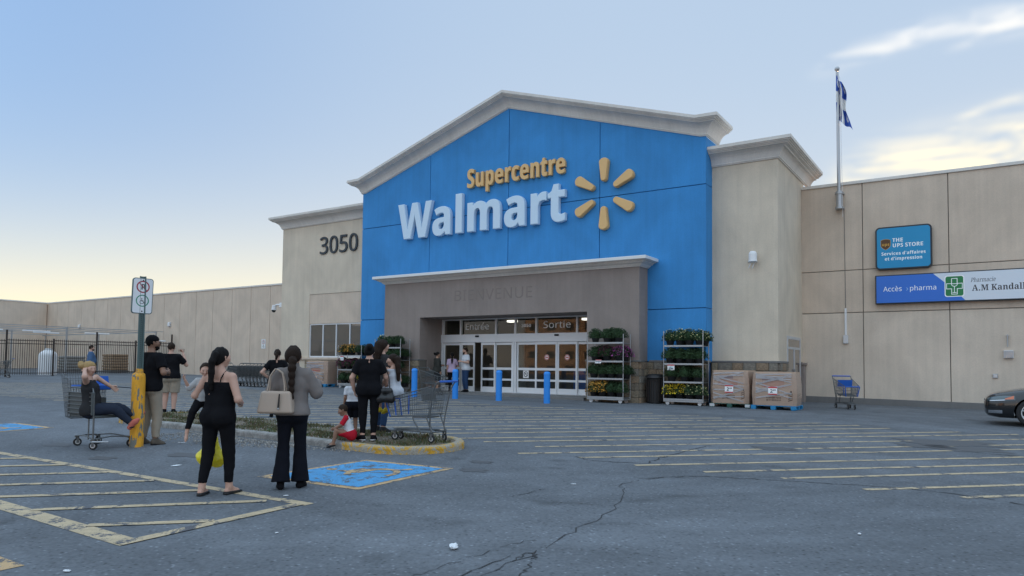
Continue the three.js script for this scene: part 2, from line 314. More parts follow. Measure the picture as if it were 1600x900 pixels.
part('gable_cornice', sweep([{ p: [XR, yk - 0.02, ZB - 1.25], o: [0, 0] }, { p: [XR, yk - 0.02, ZB - 1.25], o: [1, 0] }, { p: [XR, yk - 0.02, ZB], o: [1, 1] }, { p: [XR - 0.2, yk, ZB], o: [0, 1] }, { p: [XA, 11.82, ZB], o: [0, 1] }, { p: [XL + 0.2, yk, ZB], o: [0, 1] }, { p: [XL, yk - 0.02, ZB], o: [-1, 1] }, { p: [XL, yk - 0.02, ZB - 1.25], o: [-1, 0] }, { p: [XL, yk - 0.02, ZB - 1.25], o: [0, 0] }], PROF), M.cornice, store);
// wings
const WXL = -29.82, WXR = -5.55, WT = 8.46;
part('wing_wall', box(XR - 0.1, WXR, 1.9, WT + 0.1, ZM - 0.4, ZW), M.beige, store);
part('wing_wall', box(XR - 0.1, WXR - 0.03, BASE, 1.9, ZM - 0.4, ZW - 0.03), M.concrete, store);
{ // left wing with its window opening and the shallow sunk panel above it
  const wx0 = -27.72, wx1 = -24.0, wy0 = 1.96, wy1 = 3.6, py = 5.05;
  part('wing_wall', box(WXL, wx0, 1.9, WT + 0.1, ZM - 0.4, ZW), M.beige, store);
  part('wing_wall', box(wx0 + 0.001, XL + 0.05, py, WT + 0.1, ZW - 0.4, ZW), M.beige, store);
  part('sunk_panel', box(wx0 + 0.002, XL + 0.04, wy1, py - 0.012, ZW - 0.4, ZW - 0.02), M.tan, store);
  part('wing_wall', box(wx1, XL + 0.05, BASE, wy1, ZW - 0.4, ZW - 0.004), M.beige, store);
  part('wing_wall', box(WXL + 0.002, XL, BASE, 1.9, ZM - 0.4, ZW - 0.03), M.beige, store);
  part('window_sill', box(WXL - 0.04, wx1, 1.86, 1.955, ZW - 0.2, ZW + 0.07), M.tan, store);
  const win = new THREE.Group(); win.name = 'window'; store.add(win);
  const n = 4, fw = 0.055;
  const fr = [box(wx0, wx1, wy0, wy0 + 0.07, ZW - 0.14, ZW - 0.05), box(wx0, wx1, wy1 - 0.06, wy1, ZW - 0.14, ZW - 0.05)];
  for (let k = 0; k <= n; k++) { const x = wx0 + (wx1 - wx0 - fw) * k / n; fr.push(box(x, x + fw, wy0 + 0.071, wy1 - 0.061, ZW - 0.14, ZW - 0.05)); }
  part('window_frame', fr, M.whiteMetal, win);
  M.bronzeGlass = new THREE.MeshPhysicalMaterial({ color: lin(0.10, 0.085, 0.07), roughness: 0.04, metalness: 0, ior: 1.9, specularIntensity: 1, clearcoat: 1, clearcoatRoughness: 0.02, envMapIntensity: 1 });
  for (let k = 0; k < n; k++) { const w = (wx1 - wx0 - fw) / n; part('pane', box(wx0 + w * k + fw, wx0 + w * (k + 1), wy0 + 0.07, wy1 - 0.06, ZW - 0.1, ZW - 0.09), M.bronzeGlass, win); }
}
const CW = (x0, x1, side) => side > 0 ? [{ p: [x0, WT, ZW], o: [0, 1] }, { p: [x1, WT, ZW], o: [1, 1] }, { p: [x1, WT, ZM - 1.2], o: [1, 0] }].reverse() : [{ p: [x0, WT, ZM - 3], o: [-1, 0] }, { p: [x0, WT, ZW], o: [-1, 1] }, { p: [x1, WT, ZW], o: [0, 1] }].reverse();
part('wing_cornice', sweep(CW(XR, WXR, 1), PROF), M.cornice, store);
part('wing_cornice', sweep(CW(WXL, XL, -1), PROF), M.cornice, store);
each('wing_roof', [box(XR, WXR + 0.3, WT + 0.3, WT + 0.56, ZM - 1.2, ZW + 0.2), box(WXL - 0.3, XL, WT + 0.3, WT + 0.56, ZM - 3, ZW + 0.2)], M.cornice, store);
// main wall, right: tilt-up panels
const xsR = [WXR, -3.54, -0.98, 1.58, 4.14, 6.7, 9.26, 11.8, 14.4, 17];
part('main_wall_core', box(WXR - 0.5, 17, BASE, 8.2, ZM - 0.5, ZM - 0.055), M.joint, store);
panels(rect(WXR, 17, 0.4, 8.16), xsR, [0.4, 3.645, 5.135, 8.16], ZM, 0.05, [M.tanLow, M.tan, M.tan], 0.013);
part('parapet_cap', rboxAt(WXR - 0.4, 17, 8.162, 8.27, ZM - 0.4, ZM + 0.05, 0.012), M.cornice, store);
{ const g = extrude([[WXR, 0.2], [17, 0.2], [17, 0.42], [WXR, 0.7]], 0.09, 0.01).translate(0, 0, ZM + 0.002); part('plinth', g, M.concrete, store); }
// main wall, left, and the wall that returns towards the lot
const xsL = [-62.9, -61.3, -59.5, -57.45, -55.5, -53.7, -51.85, -50, -48.2, -46.35, -44.5, -42.7, -40.9, -38.95, -37.1, -35.3, -33.5, -31.7, WXL];
part('main_wall_core', box(-63.2, WXL + 0.1, BASE, 6.2, ZM - 0.5, ZM - 0.055), M.joint, store);
panels(rect(-62.9, WXL, 0.4, 6.24), xsL, [0.4, 6.24], ZM, 0.05, M.tan, 0.013);
part('parapet_cap', rboxAt(-63.2, WXL, 6.242, 6.34, ZM - 0.4, ZM + 0.04, 0.012), M.cornice, store);
part('return_wall', box(-63.4, -62.9, BASE, 6.24, ZM + 0.05, 30), M.tan, store);
part('parapet_cap', rboxAt(-63.45, -62.86, 6.242, 6.34, ZM + 0.05, 30, 0.012), M.cornice, store);
each('store_roof', [box(-63, WXL, 5.7, 5.9, -90, ZM - 0.45), box(WXL, XR, 7.8, 8.0, -90, ZM - 0.45), box(XR, 17, 7.6, 7.75, -90, ZM - 0.45)], M.concrete, store);
each('back_wall', [box(-63, 17, BASE, 7.6, -90.5, -90), box(16.6, 17, BASE, 7.6, -90, ZM - 0.5)], M.tan, store);
// entrance canopy block
const VXL = -21.4, VXR = -9.74, OX0 = -19.42, OX1 = -11.72, OT = 3.59, VT = 5.06;
const front = extrude([[VXL, 1.86], [OX0, 1.86], [OX0, OT], [OX1, OT], [OX1, 1.86], [VXR, 1.86], [VXR, VT + 0.1], [VXL, VT + 0.1]], 0.5, 0.008).translate(0, 0, ZV - 0.5);
part('canopy_wall', front, M.taupe, store);
each('canopy_wall', [box(VXR - 0.4, VXR - 0.004, 1.86, VT + 0.1, ZB - 0.05, ZV - 0.5), box(VXL + 0.004, VXL + 0.4, 1.86, VT + 0.1, ZB - 0.05, ZV - 0.5)], M.taupe, store);
each('recess_wall', [box(VXL + 0.45, OX0 - 0.004, FLOOR, OT + 0.3, ZD - 0.3, ZV - 0.502), box(OX1 + 0.004, VXR - 0.45, FLOOR, OT + 0.3, ZD - 0.3, ZV - 0.502)], M.taupe, store);
part('soffit', box(OX0 - 0.1, OX1 + 0.1, OT + 0.002, OT + 0.12, ZD - 0.3, ZV - 0.502), M.taupe, store);
part('canopy_roof', box(VXL + 0.1, VXR - 0.1, VT + 0.1, VT + 0.2, ZB, ZV - 0.1), M.cornice, store);
const PC = [[0, 0], [0.04, 0], [0.04, 0.02], [0.07, 0.03], [0.12, 0.085], [0.20, 0.12], [0.20, 0.14], [0.25, 0.145], [0.25, 0.175], [0.32, 0.18], [0.32, 0.2], [0, 0.2]];
const cpath = (y) => [{ p: [VXR, y, ZB], o: [1, 0] }, { p: [VXR, y, ZV], o: [1, 1] }, { p: [VXL, y, ZV], o: [-1, 1] }, { p: [VXL, y, ZB], o: [-1, 0] }];
part('canopy_cornice', sweep(cpath(VT), PC), M.cornice, store);
part('canopy_cap', sweep(cpath(VT + 0.201), [[0.1, 0], [0.38, 0], [0.39, 0.01], [0.39, 0.1], [0.37, 0.115], [0, 0.13]]), M.capWhite, store);
// stone base: single blocks with sunk mortar
const stoneM = [[138, 126, 108], [150, 138, 118], [124, 114, 100], [140, 122, 102], [130, 124, 114]].map((c, k) => { const t = tex(128, 128, (u, v, i, j) => tone(c, 1 + 0.35 * tn(u, v, 6, k * 3) + 0.2 * tn(u, v, 20, k) + 0.14 * (hash(i, j) - 0.5))); return std({ map: t, roughness: 0.95, bumpMap: grain, bumpScale: 0.02 }); });
const stoneG = [0, 1, 2].map((k) => { const g = new RoundedBoxGeometry(1, 1, 1, 2, 0.08); const p = g.attributes.position; for (let i = 0; i < p.count; i++) { p.setZ(i, p.getZ(i) * (1 + 0.25 * noise.noise(p.getX(i) * 3 + k * 9, p.getY(i) * 3, k))); } g.computeVertexNormals(); return g; });
M.mortar = std({ color: lin(0.15, 0.135, 0.115), roughness: 1 });
function stoneFace(a, b, y0, y1, nx, nz, step = 0.42) {   // from a to b in plan, outward normal n
  const L = Math.hypot(b[0] - a[0], b[1] - a[1]), dx = (b[0] - a[0]) / L, dz = (b[1] - a[1]) / L, rows = 6, hy = (y1 - y0) / rows;
  for (let r = 0; r < rows; r++) { let s = 0; let first = r % 2 ? step * 0.55 : step;
    while (s < L - 0.02) { let w = Math.min(L - s, first * rr(0.75, 1.3)); if (L - s - w < 0.12) w = L - s; first = step;
      const m = new THREE.Mesh(stoneG[Math.floor(rnd() * 3)], stoneM[Math.floor(rnd() * 5)]); m.name = 'stone'; m.castShadow = m.receiveShadow = true;
      m.scale.set(w - 0.012, hy - 0.012, 0.09); m.position.set(a[0] + dx * (s + w / 2) + nx * 0.025, y0 + hy * (r + 0.5), a[1] + dz * (s + w / 2) + nz * 0.025); m.rotation.y = Math.atan2(nx, nz); store.add(m); s += w; } }
}
each('stone_backing', [box(VXL, OX0, BASE, 1.86, ZV - 0.4, ZV - 0.012), box(OX1, VXR, BASE, 1.86, ZV - 0.4, ZV - 0.012), box(XR - 0.2, WXR - 0.012, BASE, 1.8, ZM, ZW - 0.005), box(VXR - 0.4, VXR - 0.012, BASE, 1.86, ZB, ZV - 0.4), box(VXR, XR - 0.012, BASE, 1.85, ZB - 0.3, ZB - 0.02)], M.mortar, store);
stoneFace([VXL, ZV], [OX0, ZV], 0.45, 1.83, 0, 1); stoneFace([OX1, ZV], [VXR, ZV], 0.4, 1.83, 0, 1);
stoneFace([VXR, ZB], [VXR, ZV], 0.4, 1.83, 1, 0); stoneFace([VXR, ZB], [XR, ZB], 0.4, 1.83, 0, 1); stoneFace([XR, ZW], [WXR, ZW], 0.35, 1.83, 0, 1);
stoneFace([WXR, ZW], [WXR, -24.95], 0.35, 1.83, 1, 0); stoneFace([-27.9, ZW], [XL, ZW], 0.5, 1.84, 0, 1, 0.5);
each('stone_cap', [rboxAt(VXL - 0.05, OX0 + 0.02, 1.832, 1.9, ZV - 0.3, ZV + 0.085, 0.012), rboxAt(OX1 - 0.02, VXR + 0.085, 1.832, 1.9, ZV - 0.3, ZV + 0.085, 0.012), rboxAt(VXR + 0.086, XR + 0.07, 1.832, 1.9, ZB - 0.3, ZB + 0.075, 0.012), rboxAt(XR, WXR + 0.075, 1.832, 1.9, ZW - 0.3, ZW + 0.075, 0.012), rboxAt(WXR - 0.1, WXR + 0.074, 1.832, 1.9, -24.95, ZW - 0.301, 0.012)], M.concrete, store);
// a short stone pier beyond the side door
each('stone_pier', [rboxAt(WXR - 0.05, WXR + 0.13, 0.3, 1.8, -27.36, -27.08, 0.02), rboxAt(WXR - 0.08, WXR + 0.18, 1.802, 1.88, -27.38, -27.04, 0.012)], M.taupe, store);

// glass doors
M.doorGlass = new THREE.MeshPhysicalMaterial({ color: lin(0.9, 0.92, 0.9), roughness: 0.02, transmission: 1, thickness: 0, ior: 1.36, specularIntensity: 1 });
const ent = new THREE.Group(); ent.name = 'entrance_doors'; store.add(ent);
const frame = []; const fz0 = ZD - 0.06, fz1 = ZD + 0.06;
frame.push(box(OX0, OX1, 2.61, 2.94, fz0 - 0.05, fz1 + 0.05), box(OX0, OX1, 3.54, 3.588, fz0, fz1));
for (const x of [OX0 + 0.001, -18.46, -16.66, -15.72, -14.74, -12.93, OX1 - 0.071]) frame.push(box(x, x + 0.07, 2.94, 3.54, fz0 + 0.003, fz1 - 0.003));
for (const x of [OX0 + 0.001, -15.79, -15.69, OX1 - 0.081]) frame.push(box(x, x + 0.08, FLOOR, 2.61, fz0 - 0.02, fz1 + 0.02));
part('door_frame', frame, M.whiteMetal, ent);
part('threshold', box(OX0, OX1, FLOOR - 0.01, FLOOR + 0.015, ZD - 0.2, ZD + 0.14), M.alu, ent);
const tg = [-19.35, -18.46, -16.66, -15.72, -14.74, -12.93, -11.79];
for (let k = 0; k < 6; k++) part('transom_pane', box(tg[k] + 0.07, tg[k + 1], 2.94, 3.54, ZD - 0.012, ZD), M.doorGlass, ent);
function leaf(x0, x1, z) {
  const st = 0.065, rail = (y0, y1) => box(x0 + st, x1 - st, y0, y1, z - 0.022, z + 0.022);
  const d = part('door_leaf', [box(x0, x0 + st, FLOOR + 0.02, 2.6, z - 0.022, z + 0.022), box(x1 - st, x1, FLOOR + 0.02, 2.6, z - 0.022, z + 0.022), rail(2.5, 2.6), rail(1.49, 1.585), rail(1.06, 1.14), rail(FLOOR + 0.02, 0.8)], M.whiteMetal, ent);
  for (const [a, b] of [[0.8, 1.06], [1.14, 1.49], [1.585, 2.5]]) part('pane', box(x0 + st, x1 - st, a, b, z - 0.006, z + 0.004), M.doorGlass, d);
  return d;
}
leaf(-19.33, -18.42, ZD); leaf(-18.36, -17.66, ZD + 0.05); leaf(-17.33, -16.62, ZD + 0.05); leaf(-16.66, -15.8, ZD);
leaf(-15.6, -14.68, ZD); leaf(-14.72, -13.74, ZD + 0.05); leaf(-13.72, -12.86, ZD + 0.05); leaf(-12.9, -11.81, ZD);
for (const x of [-17.5, -13.73]) part('motion_sensor', rboxAt(x - 0.09, x + 0.09, 2.82, 2.89, ZD + 0.11, ZD + 0.17, 0.02), M.black, ent);
// vestibule interior behind the doors
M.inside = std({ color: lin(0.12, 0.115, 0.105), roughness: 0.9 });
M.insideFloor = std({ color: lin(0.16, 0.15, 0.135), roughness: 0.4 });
part('vestibule_floor', box(OX0 - 1, OX1 + 1, 0.4, FLOOR - 0.012, -34, ZD - 0.2), M.insideFloor, store);
each('vestibule_wall', [box(OX0 - 1.2, OX0 - 1, FLOOR, 3.8, -34, ZD - 0.31), box(OX1 + 1, OX1 + 1.2, FLOOR, 3.8, -34, ZD - 0.31), box(OX0 - 1.2, OX1 + 1.2, FLOOR, 3.8, -34.2, -34), box(OX0 - 1.2, OX1 + 1.2, 3.72, 3.9, -34.2, ZD - 0.31)], M.inside, store);
each('inner_display', [rboxAt(-14.6, -13.4, FLOOR, 1.5, -27.4, -26.8, 0.03), rboxAt(-17.3, -16.3, FLOOR, 1.2, -27.2, -26.6, 0.03)], M.bluePlastic, store);
each('inner_display', [rboxAt(-13.2, -12.3, FLOOR, 1.7, -28.2, -27.4, 0.03), rboxAt(-19, -18.2, FLOOR, 1.6, -27.4, -26.8, 0.03)], M.insideFloor, store);
each('inner_partition', [box(-16.0, -15.6, FLOOR, 3.72, -29, -24.6), box(-19, -17.9, FLOOR, 1.9, -30, -29.6), box(-15, -12.4, FLOOR, 2.0, -29.4, -29)], M.inside, store);
// two lit ceiling fittings in the vestibule
for (const x of [-17.4, -13.6]) { const f = part('ceiling_light', rboxAt(x - 0.62, x + 0.62, 3.62, 3.7, -27.1, -26.8, 0.01), std({ color: lin(0.8, 0.8, 0.78), emissive: lin(1, 0.96, 0.88), emissiveIntensity: 1.1, roughness: 0.5 }), store); const l = new THREE.RectAreaLight(lin(1, 0.95, 0.85), 5, 1.2, 0.28); l.position.set(x, 3.6, -26.95); l.rotation.x = -Math.PI / 2; scene.add(l); }
// concrete apron under the canopy
{ const g = box(OX0, OX1, 0.2, FLOOR - 0.002, ZD - 0.2, ZV + 0.2); part('door_apron', g, M.concrete, store); }
// side door of the right wing
{ const d = new THREE.Group(); d.name = 'side_door'; store.add(d); const x = WXR + 0.004, z0 = -27.0, z1 = -24.98, b = 0.42;
  part('door_frame', [box(x - 0.1, x + 0.03, b, 2.76, z0, z0 + 0.09), box(x - 0.1, x + 0.03, b, 2.76, z1 - 0.09, z1), box(x - 0.1, x + 0.03, 2.66, 2.76, z0 + 0.09, z1 - 0.09), box(x - 0.1, x + 0.03, 2.32, 2.4, z0 + 0.09, z1 - 0.09), box(x - 0.1, x + 0.03, b, 2.32, -26.06, -25.96)], M.alu, d);
  each('pane', [box(x - 0.02, x + 0.01, b + 0.1, 2.32, z0 + 0.09, -26.06), box(x - 0.02, x + 0.01, b + 0.1, 2.32, -25.96, z1 - 0.09), box(x - 0.02, x + 0.01, 2.4, 2.66, z0 + 0.09, z1 - 0.09)], M.bronzeGlass, d);
  part('door_handle', box(x + 0.03, x + 0.07, 1.35, 1.65, -25.94, -25.9), M.galv, d);
}
// the buildings across the lot that the sun still reaches; the glass doors mirror them
{ M.brickFar = std({ color: lin(0.5, 0.36, 0.27), roughness: 0.9 }); M.farGlass = std({ color: lin(0.06, 0.07, 0.08), roughness: 0.15 });
  for (const [i, [x0, x1, z, h, n]] of [[-93, -63, 98, 18, 5], [-14, 26, 104, 21, 6], [40, 90, 98, 15, 4]].entries()) {
    const b = thing('apartment_block', ['five storey brick apartment block mirrored in the exit doors','six storey brick apartment block facing the store doors','four storey brick apartment block at the far lot corner'][i], 'building', [(x0 + x1) / 2, gy(0, 60), z]);
    const w = x1 - x0; part('wall', box(-w / 2, w / 2, -3, h, 0, 16), M.brickFar, b);
    for (let f = 0; f < n; f++) for (let k = 0; k < Math.floor(w / 5); k++) { const x = -w / 2 + 2.5 + k * 5; part('window', box(x - 1.1, x + 1.1, 1.2 + f * 3.3, 2.9 + f * 3.3, -0.05, 0.1), M.farGlass, b); }
    part('roof', box(-w / 2 - 0.4, w / 2 + 0.4, h, h + 0.4, -0.4, 16.4), M.concrete, b);
  } }
// ---------------------------------------------------------------- lettering and fixtures on the store
const bold = await new FontLoader().loadAsync('fonts/droid/droid_sans_bold.typeface.json');
const regular = await new FontLoader().loadAsync('fonts/droid/droid_sans_regular.typeface.json');
function letters(parent, text, x0, x1, y, cap, z, depth, mats, font = bold, bevel = 0.02) {
  const k = font.data.resolution, size = cap; let w = 0; const adv = [...text].map((c) => { const a = w; w += (font.data.glyphs[c] ?? font.data.glyphs['?']).ha * size / k; return a; });
  const sx = (x1 - x0) / w;
  [...text].forEach((c, i) => { if (c === ' ') return; const g = depth ? new TextGeometry(c, { font, size, depth: depth - bevel * 2, curveSegments: 6, bevelEnabled: bevel > 0, bevelSize: bevel * 0.8, bevelThickness: bevel, bevelSegments: 2 }) : new THREE.ShapeGeometry(font.generateShapes(c, size), 6);
    g.scale(sx, 1, 1); g.translate(x0 + adv[i] * sx, y, z + (depth ? bevel : 0)); const m = part('letter', g, mats, parent); m.name = 'letter'; });
}
M.letterFace = std({ color: lin(0.60, 0.75, 0.88), roughness: 0.35 });
M.orangeFace = std({ color: lin(0.76, 0.47, 0.19), roughness: 0.35 });
M.slate = std({ color: lin(0.022, 0.032, 0.042), roughness: 0.5 });
const nameSign = thing('store_name_sign', 'large raised pale blue store name letters across the blue gable', 'sign', [0, 0, 0]);
letters(nameSign, 'Walmart', -21.18, -12.88, 7.06, 1.5, ZB + 0.01, 0.2, M.letterFace, bold, 0.03);
const superSign = thing('word_sign', 'raised orange word above the big store name on blue wall', 'sign', [0, 0, 0]);
letters(superSign, 'Supercentre', -17.55, -12.94, 8.86, 0.74, ZB + 0.01, 0.14, M.orangeFace, bold, 0.02);
const sparkSign = thing('spark_emblem', 'orange emblem of six rounded rays beside the store name', 'emblem', [-11.37, 7.86, ZB + 0.01]);
for (let k = 0; k < 6; k++) {
  const p = []; for (let i = 0; i <= 8; i++) { const a = rad(180 * i / 8); p.push([0.19 * Math.cos(a), 1.16 + 0.15 * Math.sin(a)]); } for (let i = 0; i <= 6; i++) { const a = rad(180 + 180 * i / 6); p.push([0.115 * Math.cos(a), 0.55 + 0.1 * Math.sin(a)]); }
  const back = part('ray', extrude(p, 0.16, 0.015), M.orangeFace, sparkSign); back.rotation.z = rad(60 * k); back.position.z = 0;
  part('ray_face', extrude(p.map(([x, y]) => [x * 0.9, 0.9 + (y - 0.9) * 0.955]), 0.045, 0.015).translate(0, 0, 0.155), M.orangeFace, back);
}
const numSign = thing('street_number_sign', 'dark slate street number on beige wall above window', 'sign', [0, 0, 0]);
letters(numSign, '3050', -27.06, -24.4, 6.98, 0.82, ZW + 0.008, 0.06, M.slate, regular, 0.01);
// writing on the transom glass, and the ghost of removed letters on the canopy
M.vinyl = std({ color: lin(0.93, 0.93, 0.91), roughness: 0.6 }); M.ghost = stuccoMat([132, 121, 114]);
{ const t = thing('door_lettering', 'white vinyl entrance and exit words on door transom glass', 'lettering', [0, 0, 0]);
  letters(t, 'Entrée', -18.22, -16.98, 3.14, 0.26, ZD + 0.006, 0, M.vinyl, regular); letters(t, 'Sortie', -14.42, -13.16, 3.14, 0.26, ZD + 0.006, 0, M.vinyl, regular); letters(t, '3050', -15.42, -14.96, 3.2, 0.12, ZD + 0.006, 0, M.vinyl, bold);
  const gh = thing('ghost_lettering', 'faint dark traces of removed welcome letters on taupe canopy', 'lettering', [0, 0, 0]);
  letters(gh, 'BIENVENUE', -17.7, -13.95, 4.2, 0.42, ZV + 0.004, 0, M.ghost, regular); }
function canvasTex(w, h, draw) { const c = document.createElement('canvas'); c.width = w; c.height = h; const x = c.getContext('2d'); draw(x, w, h); const t = new THREE.CanvasTexture(c); t.colorSpace = THREE.SRGBColorSpace; t.magFilter = THREE.LinearFilter; return t; }
function face(name, pts, z, texture, w, h, parent, o = {}) {       // flat printed face whose uv spans w x h about its centre
  const g = new THREE.ShapeGeometry(new THREE.Shape(pts.map((p) => new THREE.Vector2(...p)))); const p = g.attributes.position, uv = g.attributes.uv;
  for (let i = 0; i < p.count; i++) uv.setXY(i, p.getX(i) / w + 0.5, p.getY(i) / h + 0.5); g.translate(0, 0, z);
  return part(name, g, std({ map: texture, roughness: 0.4, ...o }), parent);
}
function wheelchair(x, cx, cy, s, col) { x.strokeStyle = col; x.fillStyle = col; x.lineWidth = s * 0.14; x.lineCap = 'round'; x.lineJoin = 'round'; x.beginPath(); x.arc(cx - s * 0.05, cy - s * 0.72, s * 0.13, 0, 7); x.fill(); x.beginPath(); x.moveTo(cx - s * 0.05, cy - s * 0.5); x.lineTo(cx, cy + s * 0.1); x.lineTo(cx + s * 0.4, cy + s * 0.1); x.lineTo(cx + s * 0.6, cy + s * 0.6); x.lineTo(cx + s * 0.78, cy + s * 0.52); x.stroke(); x.beginPath(); x.moveTo(cx - s * 0.03, cy - s * 0.2); x.lineTo(cx + s * 0.35, cy - s * 0.2); x.stroke(); x.beginPath(); x.arc(cx, cy + s * 0.3, s * 0.48, rad(0), rad(255)); x.stroke(); }
{ // shipping shop sign
  const s = thing('shop_sign', 'bright blue rounded shop sign with brown shield on the wall', 'sign', [-2.285, 5.79, ZM + 0.002]);
  part('sign_box', extrude(roundRect(1.68, 1.46, 0.14), 0.16, 0.01), M.slate, s);
  const t = canvasTex(640, 556, (x, w, h) => { x.fillStyle = '#1593c6'; x.fillRect(0, 0, w, h); x.fillStyle = '#5a3a1a'; x.beginPath(); x.moveTo(52, 170); x.quadraticCurveTo(110, 140, 168, 170); x.lineTo(168, 240); x.quadraticCurveTo(160, 275, 110, 300); x.quadraticCurveTo(60, 275, 52, 240); x.closePath(); x.fill(); x.strokeStyle = '#c99a3c'; x.lineWidth = 5; x.stroke(); x.fillStyle = '#d9a441'; x.font = 'bold 56px sans-serif'; x.textAlign = 'center'; x.fillText('ups', 110, 245);
    x.fillStyle = '#fff'; x.textAlign = 'left'; x.font = 'bold 72px sans-serif'; x.fillText('THE', 190, 200); x.fillText('UPS STORE', 190, 272, 400); x.textAlign = 'center'; x.font = 'bold 60px sans-serif'; x.fillText("Services d'affaires", w / 2, 376, 560); x.fillText("et d'impression", w / 2, 446, 500); });
  face('sign_face', roundRect(1.58, 1.36, 0.1), 0.164, t, 1.6, 1.39, s);
}
{ // pharmacy sign
  const s = thing('pharmacy_sign', 'long blue and white pharmacy sign with green cross on wall', 'sign', [-0.31, 4.38, ZM + 0.002]);
  part('sign_box', rboxAt(-2.83, 2.83, -0.49, 0.49, 0, 0.2, 0.015), M.slate, s);
  const t = canvasTex(1600, 260, (x, w, h) => { x.fillStyle = '#dfe6ee'; x.fillRect(0, 0, w, h); x.fillStyle = '#2f74d4'; x.beginPath(); x.moveTo(0, 0); x.lineTo(480, 0); x.lineTo(640, 150); x.lineTo(735, h); x.lineTo(0, h); x.closePath(); x.fill();
    x.fillStyle = '#fff'; x.font = '64px sans-serif'; x.fillText('Accès', 62, 150, 190); x.fillText('pharma', 284, 150, 230); x.strokeStyle = '#9cc4f4'; x.lineWidth = 5; x.beginPath(); x.moveTo(260, 120); x.lineTo(272, 134); x.lineTo(260, 148); x.stroke();
    x.save(); x.translate(140, 0); x.fillStyle = '#fff'; x.beginPath(); x.roundRect(432, 28, 156, 196, 22); x.fill(); x.fillStyle = '#1d8048'; x.beginPath(); x.roundRect(440, 36, 140, 180, 18); x.fill(); x.strokeStyle = '#fff'; x.lineWidth = 6; x.beginPath(); for (const [a, b] of [[488, 56], [532, 56], [532, 102], [572, 102], [572, 150], [532, 150], [532, 200], [488, 200], [488, 150], [448, 150], [448, 102], [488, 102], [488, 56]]) x.lineTo(a, b); x.stroke(); x.beginPath(); x.arc(510, 104, 24, 0, Math.PI); x.closePath(); x.stroke(); x.beginPath(); x.moveTo(510, 128); x.lineTo(510, 184); x.moveTo(494, 186); x.lineTo(526, 186); x.stroke(); x.restore();
    x.fillStyle = '#2a2a30'; x.font = 'italic 52px serif'; x.fillText('Pharmacie', 776, 96, 190); x.font = 'bold 74px serif'; x.fillText('A.M Kandall', 786, 176, 400); });
  face('sign_face', rect(-2.79, 2.79, -0.455, 0.455), 0.204, t, 5.6, 0.92, s);
}
{ // flagpole
  const p = thing('flagpole', 'grey metal flagpole bracketed to the wall with round finial', 'flagpole', [-4.24, 7.3, ZM + 0.24]);
  part('pole', cyl(V3(0, 0.02, 0), V3(-0.03, 4.9, 0), 0.062, 0.045, 14), M.galv, p);
  part('sleeve', cyl(V3(0, 0, 0), V3(0, 0.62, 0), 0.1, 0.1, 16), M.galv, p);
  for (const y of [0.03, 0.55]) part('bracket', [rboxAt(-0.14, 0.14, y - 0.035, y + 0.035, -0.235, -0.02, 0.01), cyl(V3(0, y - 0.04, 0), V3(0, y + 0.04, 0), 0.13, 0.13, 16)], M.galv, p);
  part('finial', new THREE.SphereGeometry(0.085, 16, 12).translate(-0.03, 5.0, 0), M.galv, p);
  part('halyard', cyl(V3(0.11, -0.3, -0.03), V3(0.06, 4.7, 0.03), 0.008, 0.008, 5), M.white, p);
  const nu = 28, nv = 40, pos = [], uv = [], idx = [];
  for (let j = 0; j <= nv; j++) for (let i = 0; i <= nu; i++) { const u = i / nu, v = j / nv, open = 0.2 + 0.1 * Math.sin(v * 3.1) + 0.22 * Math.pow(v, 6) * u, fold = Math.sin(u * 13 + v * 2.0) * (0.06 + 0.03 * v);
    pos.push(-0.06 + u * open + 0.1 * v * u + 0.05 * Math.sin(v * 9) * u, 4.75 - v * (1.55 + 0.4 * (u > 0.5 ? u - 0.5 : 0)) - u * 0.34 + 0.05 * Math.sin(u * 9), fold + 0.06 * Math.sin(v * 5 + u * 3)); uv.push(u, 1 - v); }
  for (let j = 0; j < nv; j++) for (let i = 0; i < nu; i++) { const a = j * (nu + 1) + i; idx.push(a, a + nu + 1, a + 1, a + 1, a + nu + 1, a + nu + 2); }
  const g = new THREE.BufferGeometry(); g.setAttribute('position', new THREE.Float32BufferAttribute(pos, 3)); g.setAttribute('uv', new THREE.Float32BufferAttribute(uv, 2)); g.setIndex(idx); g.computeVertexNormals();
  const t = canvasTex(300, 200, (x) => { x.fillStyle = '#2c52a8'; x.fillRect(0, 0, 300, 200); x.fillStyle = '#e8e8e6'; x.fillRect(125, 0, 50, 200); x.fillRect(0, 75, 300, 50); x.font = '50px serif'; for (const [a, b] of [[62, 52], [238, 52], [62, 180], [238, 180]]) { x.beginPath(); x.ellipse(a, b - 18, 7, 22, 0, 0, 7); x.ellipse(a - 16, b - 14, 6, 14, -0.5, 0, 7); x.ellipse(a + 16, b - 14, 6, 14, 0.5, 0, 7); x.fill(); } });
  const f = tag(part(numbered('flag'), g, std({ map: t, roughness: 0.85, side: THREE.DoubleSide }), scene), 'blue and white flag hanging limp from the wall flagpole', 'flag'); f.position.copy(p.position);
}
